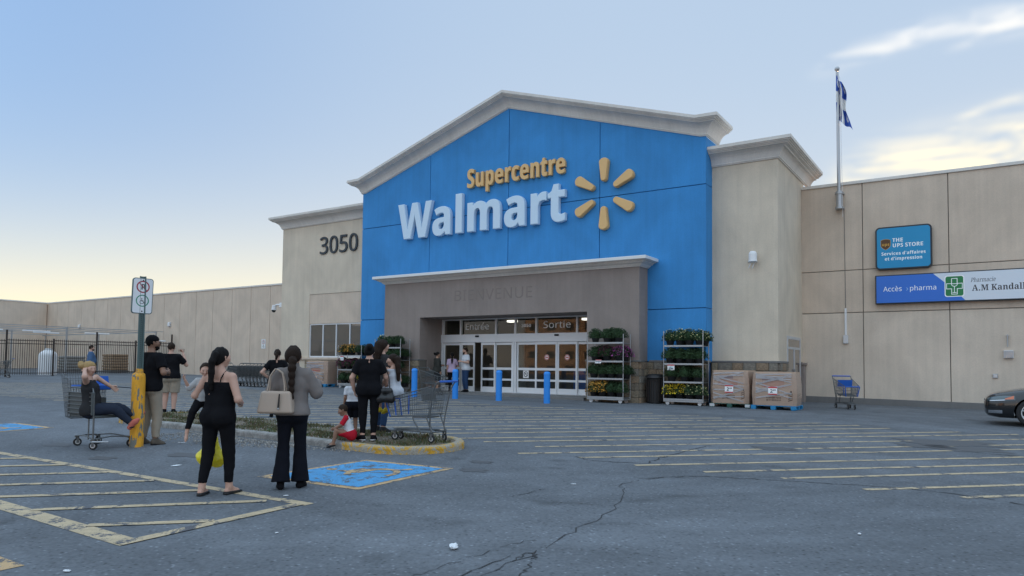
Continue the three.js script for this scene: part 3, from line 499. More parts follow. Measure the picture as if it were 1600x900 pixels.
{ const c = thing('wall_conduit', 'white conduit strip ending in a small box on wall', 'conduit', [-4.1, 2.56, ZM + 0.002]);
  part('conduit', rboxAt(-0.035, 0.035, 0.3, 1.24, 0, 0.05, 0.015), M.white, c); part('junction_box', rboxAt(-0.08, 0.08, 0, 0.29, 0, 0.09, 0.015), M.alu, c); part('cable', cyl(V3(0.0, 1.24, 0.012), V3(-0.02, 4.74, 0.012), 0.009, 0.009, 5), M.concrete, c);
  const e = thing('electric_box', 'pale grey electric box on the wall above the car', 'electric box', [0.577, 2.06, ZM + 0.002]); part('housing', rboxAt(-0.13, 0.13, 0, 0.25, 0, 0.1, 0.012), M.alu, e); part('cover', rboxAt(-0.11, 0.11, 0.02, 0.23, 0.1, 0.112, 0.004), M.galv, e); part('stub', [cyl(V3(-0.02, 0.72, 0), V3(-0.02, 0.72, 0.09), 0.03, 0.03, 8), cyl(V3(-0.02, 0.72, 0.07), V3(-0.02, 0.36, 0.07), 0.02, 0.02, 8)], M.galv, e);
  const o = thing('wall_outlet', 'small square grey outlet cover low on the wall', 'outlet', [0.217, 1.43, ZM + 0.002]); part('plate', rboxAt(-0.07, 0.07, 0, 0.14, 0, 0.04, 0.008), M.galv, o); part('lid', rboxAt(-0.05, 0.05, 0.02, 0.12, 0.041, 0.055, 0.005), M.alu, o); }
{ const a = thing('wall_beacon', 'white cylindrical beacon with two prongs on right wing wall', 'beacon', [-6.29, 5.05, ZW + 0.002]);
  part('housing', new THREE.LatheGeometry([[0, 0.42], [0.08, 0.41], [0.12, 0.36], [0.13, 0.3], [0.13, 0.1], [0.15, 0.09], [0.15, 0.05], [0, 0.05]].map((p) => new THREE.Vector2(...p)), 18).translate(0, 0, 0.2), M.white, a); part('bracket', box(-0.04, 0.04, 0.1, 0.2, 0, 0.12), M.alu, a);
  for (const s of [-1, 1]) part('prong', cyl(V3(s * 0.06, 0.05, 0.2), V3(s * 0.06 - 0.07, -0.14, 0.22), 0.016, 0.016, 6), M.alu, a); }
{ const c = thing('security_camera', 'white dome security camera on an arm at the wall corner', 'camera', [WXL, 4.6, ZW - 0.12]);
  part('mount', rboxAt(-0.18, -0.002, -0.1, 0.14, -0.12, 0.12, 0.02), M.white, c); part('arm', tube([[-0.18, 0.04, 0], [-0.5, 0.06, 0], [-0.68, 0.0, 0]], 0.045, 10, 8), M.white, c);
  part('housing', cyl(V3(-0.7, 0.04, 0), V3(-0.74, -0.2, 0), 0.1, 0.13, 14), M.white, c); part('dome', new THREE.SphereGeometry(0.11, 16, 10).translate(-0.745, -0.22, 0), M.black, c); }
for (const [x, y, l] of [[-57.6, 4.3, 'small white wall light on the far wall above garden fence'], [-45.6, 4.18, 'small white wall light on the far wall near fence end']]) { const w = thing('wall_light', l, 'wall light', [x, y, ZM + 0.002]); part('back_plate', rboxAt(-0.12, 0.12, -0.16, 0.16, 0, 0.04, 0.01), M.alu, w); part('cover', rboxAt(-0.1, 0.1, -0.13, 0.13, 0.04, 0.14, 0.04, 2), M.white, w); }
{ const t = canvasTex(128, 192, (x) => { x.fillStyle = '#e8e8e6'; x.fillRect(0, 0, 128, 192); x.strokeStyle = '#a22'; x.lineWidth = 9; x.beginPath(); x.arc(64, 58, 38, 0, 7); x.stroke(); x.fillStyle = '#222'; x.font = 'bold 52px sans-serif'; x.textAlign = 'center'; x.fillText('P', 64, 78); wheelchair(x, 64, 140, 38, '#222'); });
  const s = thing('wall_notice', 'small white parking notice on the far wall', 'sign', [-35.8, 2.8, ZM + 0.002]); part('plate', rboxAt(-0.2, 0.2, -0.28, 0.28, 0, 0.012, 0.004), M.alu, s); face('print', rect(-0.19, 0.19, -0.27, 0.27), 0.0145, t, 0.38, 0.54, s); }
{ const t = canvasTex(128, 128, (x) => { x.fillStyle = '#e9e7e4'; x.fillRect(0, 0, 128, 128); x.strokeStyle = '#3a3036'; x.lineWidth = 11; x.beginPath(); x.arc(64, 64, 42, 0, 7); x.moveTo(34, 34); x.lineTo(94, 94); x.stroke(); x.lineWidth = 7; x.beginPath(); x.moveTo(40, 72); x.quadraticCurveTo(64, 40, 88, 62); x.stroke(); });
  const s = thing('door_sticker', 'square white prohibition sticker on the exit door glass', 'sticker', [-15.18, 1.33, ZD + 0.007]); face('print', rect(-0.13, 0.13, -0.15, 0.15), 0, t, 0.26, 0.3, s);
  const r = canvasTex(96, 96, (x) => { x.fillStyle = '#e4d6d0'; x.fillRect(0, 0, 96, 96); x.strokeStyle = '#b0302a'; x.lineWidth = 10; x.beginPath(); x.arc(48, 48, 40, 0, 7); x.stroke(); x.fillStyle = '#b0302a'; x.fillRect(22, 40, 52, 16); });
  for (const [x, l] of [[-14.2, 'round red and white no entry sticker on middle exit door'], [-13.3, 'round red and white no entry sticker on last exit door']]) { const d = thing('door_sticker', l, 'sticker', [x, 2.0, ZD + 0.0565]); face('print', circle(0.11, 20), 0, r, 0.22, 0.22, d); } }

// ---------------------------------------------------------------- the kerbed island
const IS = []; const ix0 = -15.7, izf = -8.42, izb = -10.32;
for (let i = 0; i <= 24; i++) IS.push([ix0 + (-8.35 - ix0) * i / 24, izf - 0.12 * Math.sin(i / 24 * 3.1), 0, 1]);
for (let i = 1; i < 14; i++) { const a = rad(90 - 180 * i / 14); IS.push([-8.35 + 1.02 * Math.cos(a), (izf + izb) / 2 + 0.95 * Math.sin(a), Math.cos(a), Math.sin(a)]); }
for (let i = 0; i <= 24; i++) IS.push([-8.35 + (ix0 + 8.35) * i / 24, izb, 0, -1]);
for (let i = 1; i < 10; i++) { const a = rad(270 - 180 * i / 10); IS.push([ix0 + 0.8 * Math.cos(a), (izf + izb) / 2 + 0.95 * Math.sin(a), Math.cos(a), Math.sin(a)]); }
IS.push(IS[0]);
const island = new THREE.Group(); island.name = 'traffic_island'; island.userData.kind = 'structure'; island.userData.label = 'kerbed traffic island of soil and weeds in the lot'; scene.add(island);
M.kerb = std({ map: (() => { const t = tex(256, 256, (u, v, i, j) => tone([142, 140, 136], 1 + 0.3 * tn(u, v, 7, 4) + 0.25 * tn(u, v, 25, 8) + 0.2 * (hash(i, j) - 0.5))); t.repeat.set(0.8, 0.8); return t; })(), roughness: 0.95, bumpMap: grain, bumpScale: 0.015 });
M.kerbYellow = std({ map: (() => { const t = tex(256, 256, (u, v, i, j) => { const n = tn(u, v, 6, 3) + 0.8 * tn(u, v, 22, 5) + 0.3 * (hash(i, j) - 0.5); return n > -0.03 ? tone([160, 152, 138], 1 + 0.5 * (hash(i, j + 3) - 0.5)) : tone([198, 150, 48], 1 + 0.3 * tn(u, v, 14, 9)); }); t.repeat.set(1.1, 1.1); return t; })(), roughness: 0.9, bumpMap: grain, bumpScale: 0.015 });
function kerbPiece(a, b, m) { const path = []; for (let i = a; i <= b; i++) { const [x, z, ox, oz] = IS[i]; path.push({ p: [x, gy(x, z) + 0.008 * noise.noise(x * 3, 0, z * 3), z], o: [ox, oz] }); } path.reverse(); part('kerb_stone', sweep(path, [[0.0, -0.1], [0.0, 0.08], [-0.012, 0.108], [-0.04, 0.122], [-0.14, 0.124], [-0.16, 0.11], [-0.165, 0.03]]), m, island); }
for (const [a, b, y] of [[0, 6, 0], [6, 12, 0], [12, 18, 0], [18, 22, 0], [22, 26, 1], [26, 30, 1], [30, 34, 1], [34, 39, 1], [39, 45, 0], [45, 51, 0], [51, 57, 0], [57, 62, 0], [62, 66, 1], [66, IS.length - 1, 1]]) kerbPiece(a, b, y ? M.kerbYellow : M.kerb);
M.soil = std({ map: (() => { const t = tex(256, 256, (u, v, i, j) => { const g = tn(u, v, 5, 6) + 0.6 * tn(u, v, 18, 2); return mixc(tone([112, 100, 84], 1 + 0.5 * (hash(i, j) - 0.5)), tone([74, 84, 50], 1 + 0.4 * (hash(i, j) - 0.5)), sstep(0.05, 0.4, g)); }); t.repeat.set(0.6, 0.6); return t; })(), roughness: 1, bumpMap: grain, bumpScale: 0.03 });
part('soil', groundSheet(IS.slice(0, -1).map(([x, z, ox, oz]) => [x - ox * 0.1, z - oz * 0.1]), 0.115), M.soil, island);
{ // weeds and gravel: nobody could count them
  const blade = new THREE.BufferGeometry(); blade.setAttribute('position', new THREE.Float32BufferAttribute([-0.006, 0, 0, 0.006, 0, 0, 0.002, 0.05, 0.012, -0.006, 0, 0, 0.002, 0.05, 0.012, 0.001, 0.085, 0.03], 3)); blade.computeVertexNormals();
  const gm = std({ color: lin(0.085, 0.09, 0.042), roughness: 0.9, side: THREE.DoubleSide }); const N = 6000, im = new THREE.InstancedMesh(blade, gm, N), m4 = new THREE.Matrix4(), q = new THREE.Quaternion(), eu = new THREE.Euler(); let n = 0;
  while (n < N) { const x = rr(-16.2, -7.5), z = rr(izb + 0.15, izf - 0.2); if (fbm(x * 1.1, 0, z * 1.6, 3) < rr(-0.12, 0.3)) continue; if (x > -8.35 && Math.hypot(x + 8.35, z + 9.37) > 0.8) continue;
    eu.set(rr(-0.5, 0.5), rr(0, 6.28), rr(-0.5, 0.5)); m4.compose(V3(x, gy(x, z) + 0.115, z), q.setFromEuler(eu), V3(1.3, rr(0.35, 0.95), 1)); im.setMatrixAt(n, m4); im.setColorAt(n, lin(rr(0.6, 1.6), rr(0.7, 1.3), rr(0.6, 1.2))); n++; }
  im.name = 'weeds'; tag(im, 'short weeds and grass growing in island soil', 'grass', null, 'stuff'); scene.add(im);
  const st = new THREE.IcosahedronGeometry(0.02, 0), gr = new THREE.InstancedMesh(st, std({ color: lin(0.24, 0.23, 0.22), roughness: 1 }), 2600); n = 0;
  while (n < 2600) { const x = rr(-13.2, -8.6), z = n % 3 ? izf + Math.abs(rr(0, 1) * rr(0, 1)) * 1.3 + 0.03 : rr(izb + 0.2, izf - 0.2), on = z < izf; if (!on && x > -9.6 && rnd() > 0.25) continue; if (!on && z > izf + 1.2 * sstep(-9, -12, x) + 0.25) continue;
    eu.set(rr(0, 6), rr(0, 6), 0); const s = rr(0.25, 1.05); m4.compose(V3(x, gy(x, z) + (on ? 0.118 : 0.004), z), q.setFromEuler(eu), V3(s, s * 0.6, s)); gr.setMatrixAt(n, m4); { const v = rr(0.5, 1.5); gr.setColorAt(n, lin(v, v * 0.98, v * 0.94)); } n++; }
  gr.name = 'gravel'; tag(gr, 'loose gravel and crumbled kerb along the island edge', 'gravel', null, 'stuff'); scene.add(gr);
}

// ---------------------------------------------------------------- bollards, sign post
const bollards = [[-17.27, -19.75, 'blue bollard beside the left door wall, with stone base behind'], [-15.63, -20.04, 'blue bollard in front of the open entrance door'], [-13.92, -20.27, 'blue bollard in front of the middle of the doors'], [-12.02, -20.28, 'blue bollard in front of the exit doors by flower rack']];
{ let first; for (const [x, z, l] of bollards) { if (first) { copy(first, [x, gy(x, z), z], 0, l); continue; }
  first = thing('bollard', l, 'bollard', [x, gy(x, z), z], 0, 'blue bollards before the doors');
  part('sleeve', new THREE.LatheGeometry([[0.105, -0.05], [0.105, 0.93], [0.112, 0.935], [0.112, 0.95], [0.105, 0.955], [0.105, 0.985], [0.09, 1.02], [0.05, 1.035], [0, 1.04]].map((p) => new THREE.Vector2(...p)), 22), M.bollard, first);
  part('band', new THREE.CylinderGeometry(0.109, 0.109, 0.02, 22).translate(0, 0.2, 0), M.bollard, first); } }
{ const [x, z] = [-11.85, -6.6]; const s = thing('sign_post', 'yellow concrete-filled post with chipped paint carrying a parking sign', 'sign post', [x, gy(x, z), z]);
  const m = std({ map: (() => { const t = tex(256, 512, (u, v, i, j) => { const A = u * 6.283, n = fbm(Math.cos(A) * 1.5 + 4, v * 9, Math.sin(A) * 1.5, 4); return n > 0.13 ? tone([120, 120, 112], 1 + 0.3 * (hash(i, j) - 0.5)) : tone([226, 162, 44], 1 + 0.14 * tn(u, v, 14, 9) + 0.06 * (hash(i, j) - 0.5)); }); return t; })(), roughness: 0.7, bumpMap: grain, bumpScale: 0.006 });
  part('yellow_sleeve', new THREE.LatheGeometry([[0.104, -0.05], [0.106, 0.3], [0.104, 0.8], [0.104, 1.16], [0.095, 1.21], [0.06, 1.235], [0, 1.24]].map((p) => new THREE.Vector2(...p)), 24), m, s);
  const pg = std({ color: lin(0.10, 0.15, 0.15), roughness: 0.5, metalness: 0.5 });
  const post = part('channel_post', [box(-0.035, 0.035, 1.2, 2.85, -0.006, 0), box(-0.035, -0.029, 1.2, 2.85, 0.0005, 0.03), box(0.029, 0.035, 1.2, 2.85, 0.0005, 0.03), box(-0.05, -0.0355, 1.2, 2.85, 0.024, 0.03), box(0.0355, 0.05, 1.2, 2.85, 0.024, 0.03)], pg, s); post.rotation.y = rad(70); post.position.x = 0.02;
  part('collar', cyl(V3(0.02, 1.23, 0), V3(0.02, 1.3, 0), 0.06, 0.055, 12), m, s);
  const holes = []; for (let k = 0; k < 26; k++) holes.push(cyl(V3(0, 1.33 + k * 0.034, -0.0065), V3(0, 1.33 + k * 0.034, -0.0055), 0.006, 0.006, 6).rotateY(Math.PI)); 
  const hp = part('bolt_holes', holes, M.black, post); hp.userData.kind = 'stuff';
  const pl = part('sign_plate', extrude(roundRect(0.32, 0.6, 0.045), 0.05, 0.004).translate(0, 0, -0.025), pg, s); pl.position.set(0.02, 2.52, 0); pl.rotation.y = rad(74); pl.rotation.z = rad(-1.2);
  const t = canvasTex(320, 600, (c) => { c.fillStyle = '#dfe1e4'; c.fillRect(0, 0, 320, 600); c.strokeStyle = '#3a4248'; c.lineWidth = 8; c.beginPath(); c.roundRect(8, 8, 304, 584, 40); c.stroke();
    c.fillStyle = '#22282c'; c.font = 'bold 130px sans-serif'; c.textAlign = 'center'; c.fillText('R', 164, 194); c.strokeStyle = '#9b1c34'; c.lineWidth = 20; c.beginPath(); c.arc(160, 148, 92, 0, 7); c.stroke(); c.lineWidth = 12; c.beginPath(); c.moveTo(98, 86); c.lineTo(222, 210); c.stroke();
    c.strokeStyle = '#0f8062'; c.lineWidth = 16; c.beginPath(); c.arc(160, 382, 92, 0, 7); c.stroke(); wheelchair(c, 152, 386, 60, '#22282c'); c.fillStyle = '#222'; for (const y of [40, 560]) { c.beginPath(); c.arc(160, y, 12, 0, 7); c.fill(); } });
  const f = face('print', roundRect(0.3, 0.58, 0.04), 0.0275, t, 0.32, 0.6, pl); f.name = 'print';
}
// ---------------------------------------------------------------- garden centre: fence, frame and goods behind it
const FX = -45;
{ const bays = []; let k = 0;
  for (let z = -27.2; z < 6; z += 2.4, k++) {
    const b = thing('fence_bay', ['dark picket fence bay meeting the store wall', 'dark picket fence bay second from the store wall', 'dark picket fence bay third from the store wall', 'dark picket fence bay fourth from the store wall', 'dark picket fence bay fifth from the store wall'][k] ?? `dark picket fence bay ${['sixth', 'seventh', 'eighth', 'ninth', 'tenth', 'eleventh', 'twelfth', 'thirteenth', 'fourteenth'][k - 5]} from the store wall`, 'fence', [FX, gy(FX, Math.max(z, -27)), z], 0, 'picket fence bays of the garden centre');
    part('post', rboxAt(-0.04, 0.04, -0.1, k % 2 ? 2.15 : 2.6, -0.04, 0.04, 0.006), M.darkMetal, b);
    for (const y of [0.15, 1.8, 1.98]) part('rail', box(-0.02, 0.02, y, y + 0.04, 0.04, 2.36), M.darkMetal, b);
    const l = []; for (let i = 1; i < 21; i++) l.push(box(-0.0105, 0.0105, 0.06, 2.08, i * 0.114 - 0.0105, i * 0.114 + 0.0105)); const pk = part('pickets', l, M.darkMetal, b); pk.userData.kind = 'stuff';
    bays.push(b);
  } }
{ const f = thing('shade_frame', 'galvanised shade frame over the fenced garden centre yard', 'shade frame', [FX, 0.8, 0]);
  for (const z of [-26.5, -21, -15.5, -10, -4.5]) { part('beam', box(-16.5, -0.6, 2.78, 2.84, z - 0.03, z + 0.03), M.galv, f); for (const x of [-0.7, -8, -16]) part('post', box(x - 0.04, x + 0.04, -0.3, 2.78, z - 0.04, z + 0.04), M.galv, f); }
  for (const x of [-0.7, -3.2, -5.7, -8.2, -12, -16]) part('purlin', box(x - 0.02, x + 0.02, 2.845, 2.89, -27, -4), M.galv, f);
  const tz = [[-2.2, -20], [-2.2, -17.5], [-2.2, -23.5], [-4.4, -21.5], [-6, -14]];
  for (const [x, z] of tz) part('tube_fitting', rboxAt(x - 0.06, x + 0.06, 2.58, 2.66, z - 0.75, z + 0.75, 0.02), M.white, f);
}
{ const yb = (l, x, z, c, w, h) => { const g = thing('goods_pallet', l, 'goods pallet', [x, gy(-60, -20), z]); const m = std({ color: lin(...c), roughness: 0.9 }); part('pallet', box(-w / 2, w / 2, 0, 0.13, -w / 2, w / 2), M.concrete, g); for (let r = 0; r < Math.round(h / 0.18); r++) for (let i = 0; i < 2; i++) part('sack', rboxAt(-w / 2 + i * w / 2 + 0.01, -w / 2 + (i + 1) * w / 2 - 0.01, 0.135 + r * 0.18, 0.305 + r * 0.18, -w / 2 + rr(0, 0.04), w / 2 - rr(0, 0.04), 0.07, 2), m, g); };
  yb('pallet of yellow sacks behind the garden fence near the return wall', -49, -15.6, [0.55, 0.36, 0.1], 1.2, 1.6); yb('pallet of ochre sacks behind the fence under the shade frame', -50.5, -18.3, [0.45, 0.32, 0.14], 1.2, 1.3); yb('pallet of grey sacks behind the fence beside white tank', -48.4, -22.6, [0.25, 0.24, 0.22], 1.2, 0.9); yb('pallet of brown sacks behind the fence by the store wall', -48.5, -25.4, [0.3, 0.2, 0.12], 1.2, 1.1);
  const t = thing('white_tank', 'upright white round-topped tank behind the garden fence', 'tank', [-47, 0.8, -20.6]); part('tank', new THREE.LatheGeometry([[0.48, 0], [0.5, 0.1], [0.5, 1.15], [0.42, 1.35], [0.2, 1.5], [0, 1.52]].map((p) => new THREE.Vector2(...p)), 20), M.white, t); part('lid', new THREE.CylinderGeometry(0.18, 0.2, 0.08, 16).translate(0, 1.56, 0), M.alu, t);
}
// ---------------------------------------------------------------- shopping carts
const wire = (l, a, b, r = 0.0034) => { const g = new THREE.CylinderGeometry(r, r, a.distanceTo(b), 4, 1, true); g.translate(0, a.distanceTo(b) / 2, 0); g.applyQuaternion(new THREE.Quaternion().setFromUnitVectors(V3(0, 1, 0), b.clone().sub(a).normalize())); g.translate(a.x, a.y, a.z); l.push(g); };
function wirePanel(A, B, C, D, nu, nv) {           // A-B bottom edge, D-C top edge
  const l = [], at = (u, v) => A.clone().lerp(B, u).lerp(D.clone().lerp(C, u), v);
  for (let i = 0; i <= nu; i++) wire(l, at(i / nu, 0), at(i / nu, 1)); for (let j = 0; j <= nv; j++) wire(l, at(0, j / nv), at(1, j / nv), 0.0042); return merge(l);
}
function caster(parent, x, z, turn = 0.3) {
  const c = new THREE.Group(); c.name = 'caster'; c.position.set(x, 0, z); c.rotation.y = turn; parent.add(c);
  const w = part('wheel', new THREE.LatheGeometry([[0.03, -0.016], [0.056, -0.016], [0.064, -0.01], [0.065, 0], [0.064, 0.01], [0.056, 0.016], [0.03, 0.016]].map((p) => new THREE.Vector2(...p)), 18).rotateX(Math.PI / 2).translate(0.03, 0.066, 0), M.rubber, c);
  part('hub', new THREE.CylinderGeometry(0.038, 0.038, 0.036, 14).rotateX(Math.PI / 2).translate(0.03, 0.066, 0), M.alu, c);
  part('fork', [box(0.01, 0.05, 0.05, 0.15, -0.028, -0.023), box(0.01, 0.05, 0.05, 0.15, 0.023, 0.028), box(-0.01, 0.05, 0.145, 0.16, -0.028, 0.028)], M.steel, c); return c;
}
function makeCart(name, label, pos, turn, group, accent = M.bluePlastic, seatM = accent) {  // front at -X, handle at +X
  const t = thing(name, label, 'shopping cart', pos, turn, group);
  const fb = [-0.46, 0.40, 0.17], ft = [-0.54, 0.70, 0.21], rb = [0.36, 0.46, 0.235], rt = [0.44, 0.94, 0.275];
  const p = (q, s) => V3(q[0], q[1], q[2] * s);
  for (const s of [-1, 1]) part('basket_side', wirePanel(p(fb, s), p(rb, s), p(rt, s), p(ft, s), 19, 4), M.steel, t);
  part('basket_front', wirePanel(p(fb, -1), p(fb, 1), p(ft, 1), p(ft, -1), 8, 3), M.steel, t);
  part('basket_floor', wirePanel(p(fb, -1), p(rb, -1), p(rb, 1), p(fb, 1), 16, 8), M.steel, t);
  part('rear_gate', wirePanel(p([0.345, 0.47, 0.22], -1), p([0.345, 0.47, 0.22], 1), p([0.37, 0.9, 0.25], 1), p([0.37, 0.9, 0.25], -1), 13, 5), M.steel, t);
  each('basket_rim', [tube([[rt[0], rt[1], -rt[2]], [ft[0], ft[1], -ft[2]]], 0.009, 2, 6), tube([[rt[0], rt[1], rt[2]], [ft[0], ft[1], ft[2]]], 0.009, 2, 6), tube([[rb[0], rb[1], -rb[2]], [fb[0], fb[1], -fb[2]]], 0.008, 2, 6), tube([[rb[0], rb[1], rb[2]], [fb[0], fb[1], fb[2]]], 0.008, 2, 6)], M.steel, t);
  part('front_bumper', [cyl(V3(ft[0], ft[1], -ft[2]), V3(ft[0], ft[1], ft[2]), 0.017, 0.017, 8), cyl(p(fb, -1), p(ft, -1), 0.014), cyl(p(fb, 1), p(ft, 1), 0.014), cyl(V3(ft[0] + 0.21, 0.432, 0.185), V3(ft[0] + 0.19, 0.76, 0.222), 0.011), cyl(V3(ft[0] + 0.21, 0.432, -0.185), V3(ft[0] + 0.19, 0.76, -0.222), 0.011)], accent, t);
  part('seat_flap', rboxAt(0.2, 0.35, 0.69, 0.7, -0.22, 0.22, 0.004), seatM, t); part('seat_back', [rbox(0.012, 0.2, 0.44, 0.005).rotateZ(0.2).translate(0.2, 0.80, 0)], seatM, t);
  for (const s of [-1, 1]) {
    part('upright', tube([[0.40, 0.17, s * 0.215], [0.38, 0.3, s * 0.22], [0.40, 0.5, s * 0.245], [0.46, 0.85, s * 0.275], [0.54, 1.0, s * 0.28], [0.60, 1.02, s * 0.275]], 0.0125, 20, 7), M.steel, t);
    part('leg', tube([[0.02, 0.42, s * 0.2], [0.04, 0.36, s * 0.2], [0.16, 0.19, s * 0.19], [0.24, 0.165, s * 0.2]], 0.011, 14, 6), M.steel, t);
    part('lower_rail', tube([[0.43, 0.17, s * 0.215], [0, 0.185, s * 0.17], [-0.42, 0.165, s * 0.11], [-0.5, 0.165, s * 0.1]], 0.0125, 14, 7), M.steel, t);
    part('brace', tube([[0.30, 0.46, s * 0.225], [0.36, 0.3, s * 0.22], [0.43, 0.18, s * 0.215]], 0.011, 10, 6), M.steel, t);
  }
  part('lower_tray', [wirePanel(V3(-0.44, 0.2, -0.11), V3(0.34, 0.2, -0.18), V3(0.34, 0.2, 0.18), V3(-0.44, 0.2, 0.11), 16, 8), cyl(V3(-0.5, 0.165, -0.1), V3(-0.5, 0.165, 0.1), 0.0125), cyl(V3(0.40, 0.172, -0.215), V3(0.40, 0.172, 0.215), 0.0125)], M.steel, t);
  part('chassis_plate', box(0.02, 0.3, 0.405, 0.425, -0.2, 0.2), M.steel, t);
  part('handle', cyl(V3(0.595, 1.02, -0.275), V3(0.595, 1.02, 0.275), 0.019, 0.019, 10), accent, t);
  for (const [x, z] of [[-0.44, 0.1], [-0.44, -0.1], [0.38, 0.21], [0.38, -0.21]]) caster(t, x, z, rr(-0.5, 0.5));
  return t;
}
const onLot = (x, z, h = 0) => [x, gy(x, z) + h, z];
const cart0 = makeCart('shopping_cart', 'grey wire shopping cart on the island with a girl sitting on its front', onLot(-8.12, -9.4, 0.118), rad(7), undefined, M.bluePlastic, M.steel);
makeCart('shopping_cart', 'empty shopping cart with blue seat standing alone by the wall', onLot(-3.68, -24.7), rad(115));

copy(cart0, onLot(-43.9, -16.9), rad(60), 'empty shopping cart standing by the garden centre fence');
const greyCart = makeCart('shopping_cart', 'grey shopping cart nested in the row before the long beige wall', onLot(-28.75, -20.45), rad(180), 'nested shopping carts', M.greyCart = std({ color: lin(0.13, 0.14, 0.14), roughness: 0.5, metalness: 0.3 }));
delete copy(greyCart, onLot(-17.75, -21.35), rad(10), 'empty grey shopping cart left beside the first bollard near the entrance').userData.group;
for (let k = 0; k < 8; k++) { const c = copy(greyCart, onLot(-28.5 + k * 0.25, -20.45), rad(180), 'grey shopping cart nested in the row before the long beige wall'); c.userData.group = 'nested shopping carts'; }
{ // the cart with a bench seat at its handle end, beside the yellow post; its basket points away to -X
  const t = thing('bench_cart', 'shopping cart with grey bench seat and slatted side by yellow post', 'shopping cart', onLot(-12.33, -6.22), 0);
  M.greyPlastic = std({ color: lin(0.075, 0.085, 0.085), roughness: 0.5 });
  // bench: along z from -0.3 (post side) to +0.32
  part('bench_seat', rboxAt(-0.32, 0.42, 0.5, 0.545, -0.28, 0.3, 0.015), M.greyPlastic, t);
  const sideP = part('side_panel', [rboxAt(-0.34, 0.44, 0.55, 0.9, 0.315, 0.33, 0.006), rboxAt(-0.34, -0.31, 0.55, 0.92, 0.29, 0.345, 0.012), rboxAt(0.41, 0.44, 0.55, 0.92, 0.29, 0.345, 0.012)], M.greyPlastic, t);
  for (let k = 0; k < 6; k++) part('slat', rboxAt(-0.32, 0.42, 0.57 + k * 0.066, 0.585 + k * 0.066, 0.332, 0.35, 0.005), M.steel, sideP);
  part('bench_back', rboxAt(-0.36, -0.33, 0.5, 0.8, -0.28, 0.3, 0.012), M.greyPlastic, t);
  part('frame', [tube([[0.43, 0.16, 0.3], [0.43, 0.5, 0.3], [0.43, 0.86, 0.31], [0.40, 0.97, 0.31], [0.3, 0.985, 0.31], [-0.3, 0.985, 0.31]], 0.0135, 24, 7), tube([[0.43, 0.16, -0.3], [0.42, 0.5, -0.3], [0.40, 0.95, -0.33], [0.3, 0.985, -0.33], [-0.3, 0.985, -0.33]], 0.0135, 24, 7), tube([[0.2, 0.15, 0.26], [0.2, 0.5, 0.26]], 0.012, 4, 6)], M.steel, t);
  part('lower_frame', [tube([[0.43, 0.17, 0.3], [0.43, 0.2, 0], [0.43, 0.17, -0.3]], 0.0125, 10, 6), tube([[-0.42, 0.17, 0.16], [0.0, 0.2, 0.22], [0.43, 0.17, 0.3]], 0.0125, 10, 6), tube([[-0.42, 0.17, -0.16], [0.0, 0.2, -0.22], [0.43, 0.17, -0.3]], 0.0125, 10, 6), tube([[-0.4, 0.17, 0.16], [-0.44, 0.17, 0], [-0.4, 0.17, -0.16]], 0.0125, 8, 6)], M.steel, t);
  part('toe_bar', tube([[0.5, 0.14, 0.36], [0.5, 0.12, 0.1]], 0.014, 4, 6), M.alu, t);
  part('handle', cyl(V3(-0.32, 1.0, -0.33), V3(-0.32, 1.0, 0.3), 0.02), M.bluePlastic, t); part('tray', rboxAt(-0.36, -0.24, 0.93, 1.02, -0.32, 0.02, 0.02), M.bluePlastic, t); part('tray_board', [rbox(0.02, 0.17, 0.34, 0.008).rotateZ(0.25).translate(-0.38, 1.08, -0.16)], M.bluePlastic, t); part('seat_post', box(-0.3, -0.26, 0.55, 0.93, -0.1, -0.06), M.bluePlastic, t);
  const P = (x, y, z) => V3(x, y, z);
  for (const s of [-1, 1]) part('basket_side', wirePanel(P(-0.62, 0.48, s * 0.24), P(-0.38, 0.46, s * 0.26), P(-0.38, 1.1, s * 0.3), P(-0.7, 1.2, s * 0.29), 8, 9), M.steel, t);
  part('basket_front', wirePanel(P(-0.62, 0.48, -0.24), P(-0.62, 0.48, 0.24), P(-0.7, 1.2, 0.29), P(-0.7, 1.2, -0.29), 13, 9), M.steel, t); part('basket_floor', wirePanel(P(-0.62, 0.48, -0.24), P(-0.38, 0.46, -0.26), P(-0.38, 0.46, 0.26), P(-0.62, 0.48, 0.24), 7, 12), M.steel, t);
  part('basket_rear', wirePanel(P(-0.38, 0.8, -0.26), P(-0.38, 0.8, 0.26), P(-0.38, 1.1, 0.3), P(-0.38, 1.1, -0.3), 13, 4), M.steel, t);
  for (const [x, z] of [[0.38, 0.3], [-0.4, 0.17], [0.38, -0.3], [-0.4, -0.17]]) caster(t, x, z, rr(0.6, 1.8));
}

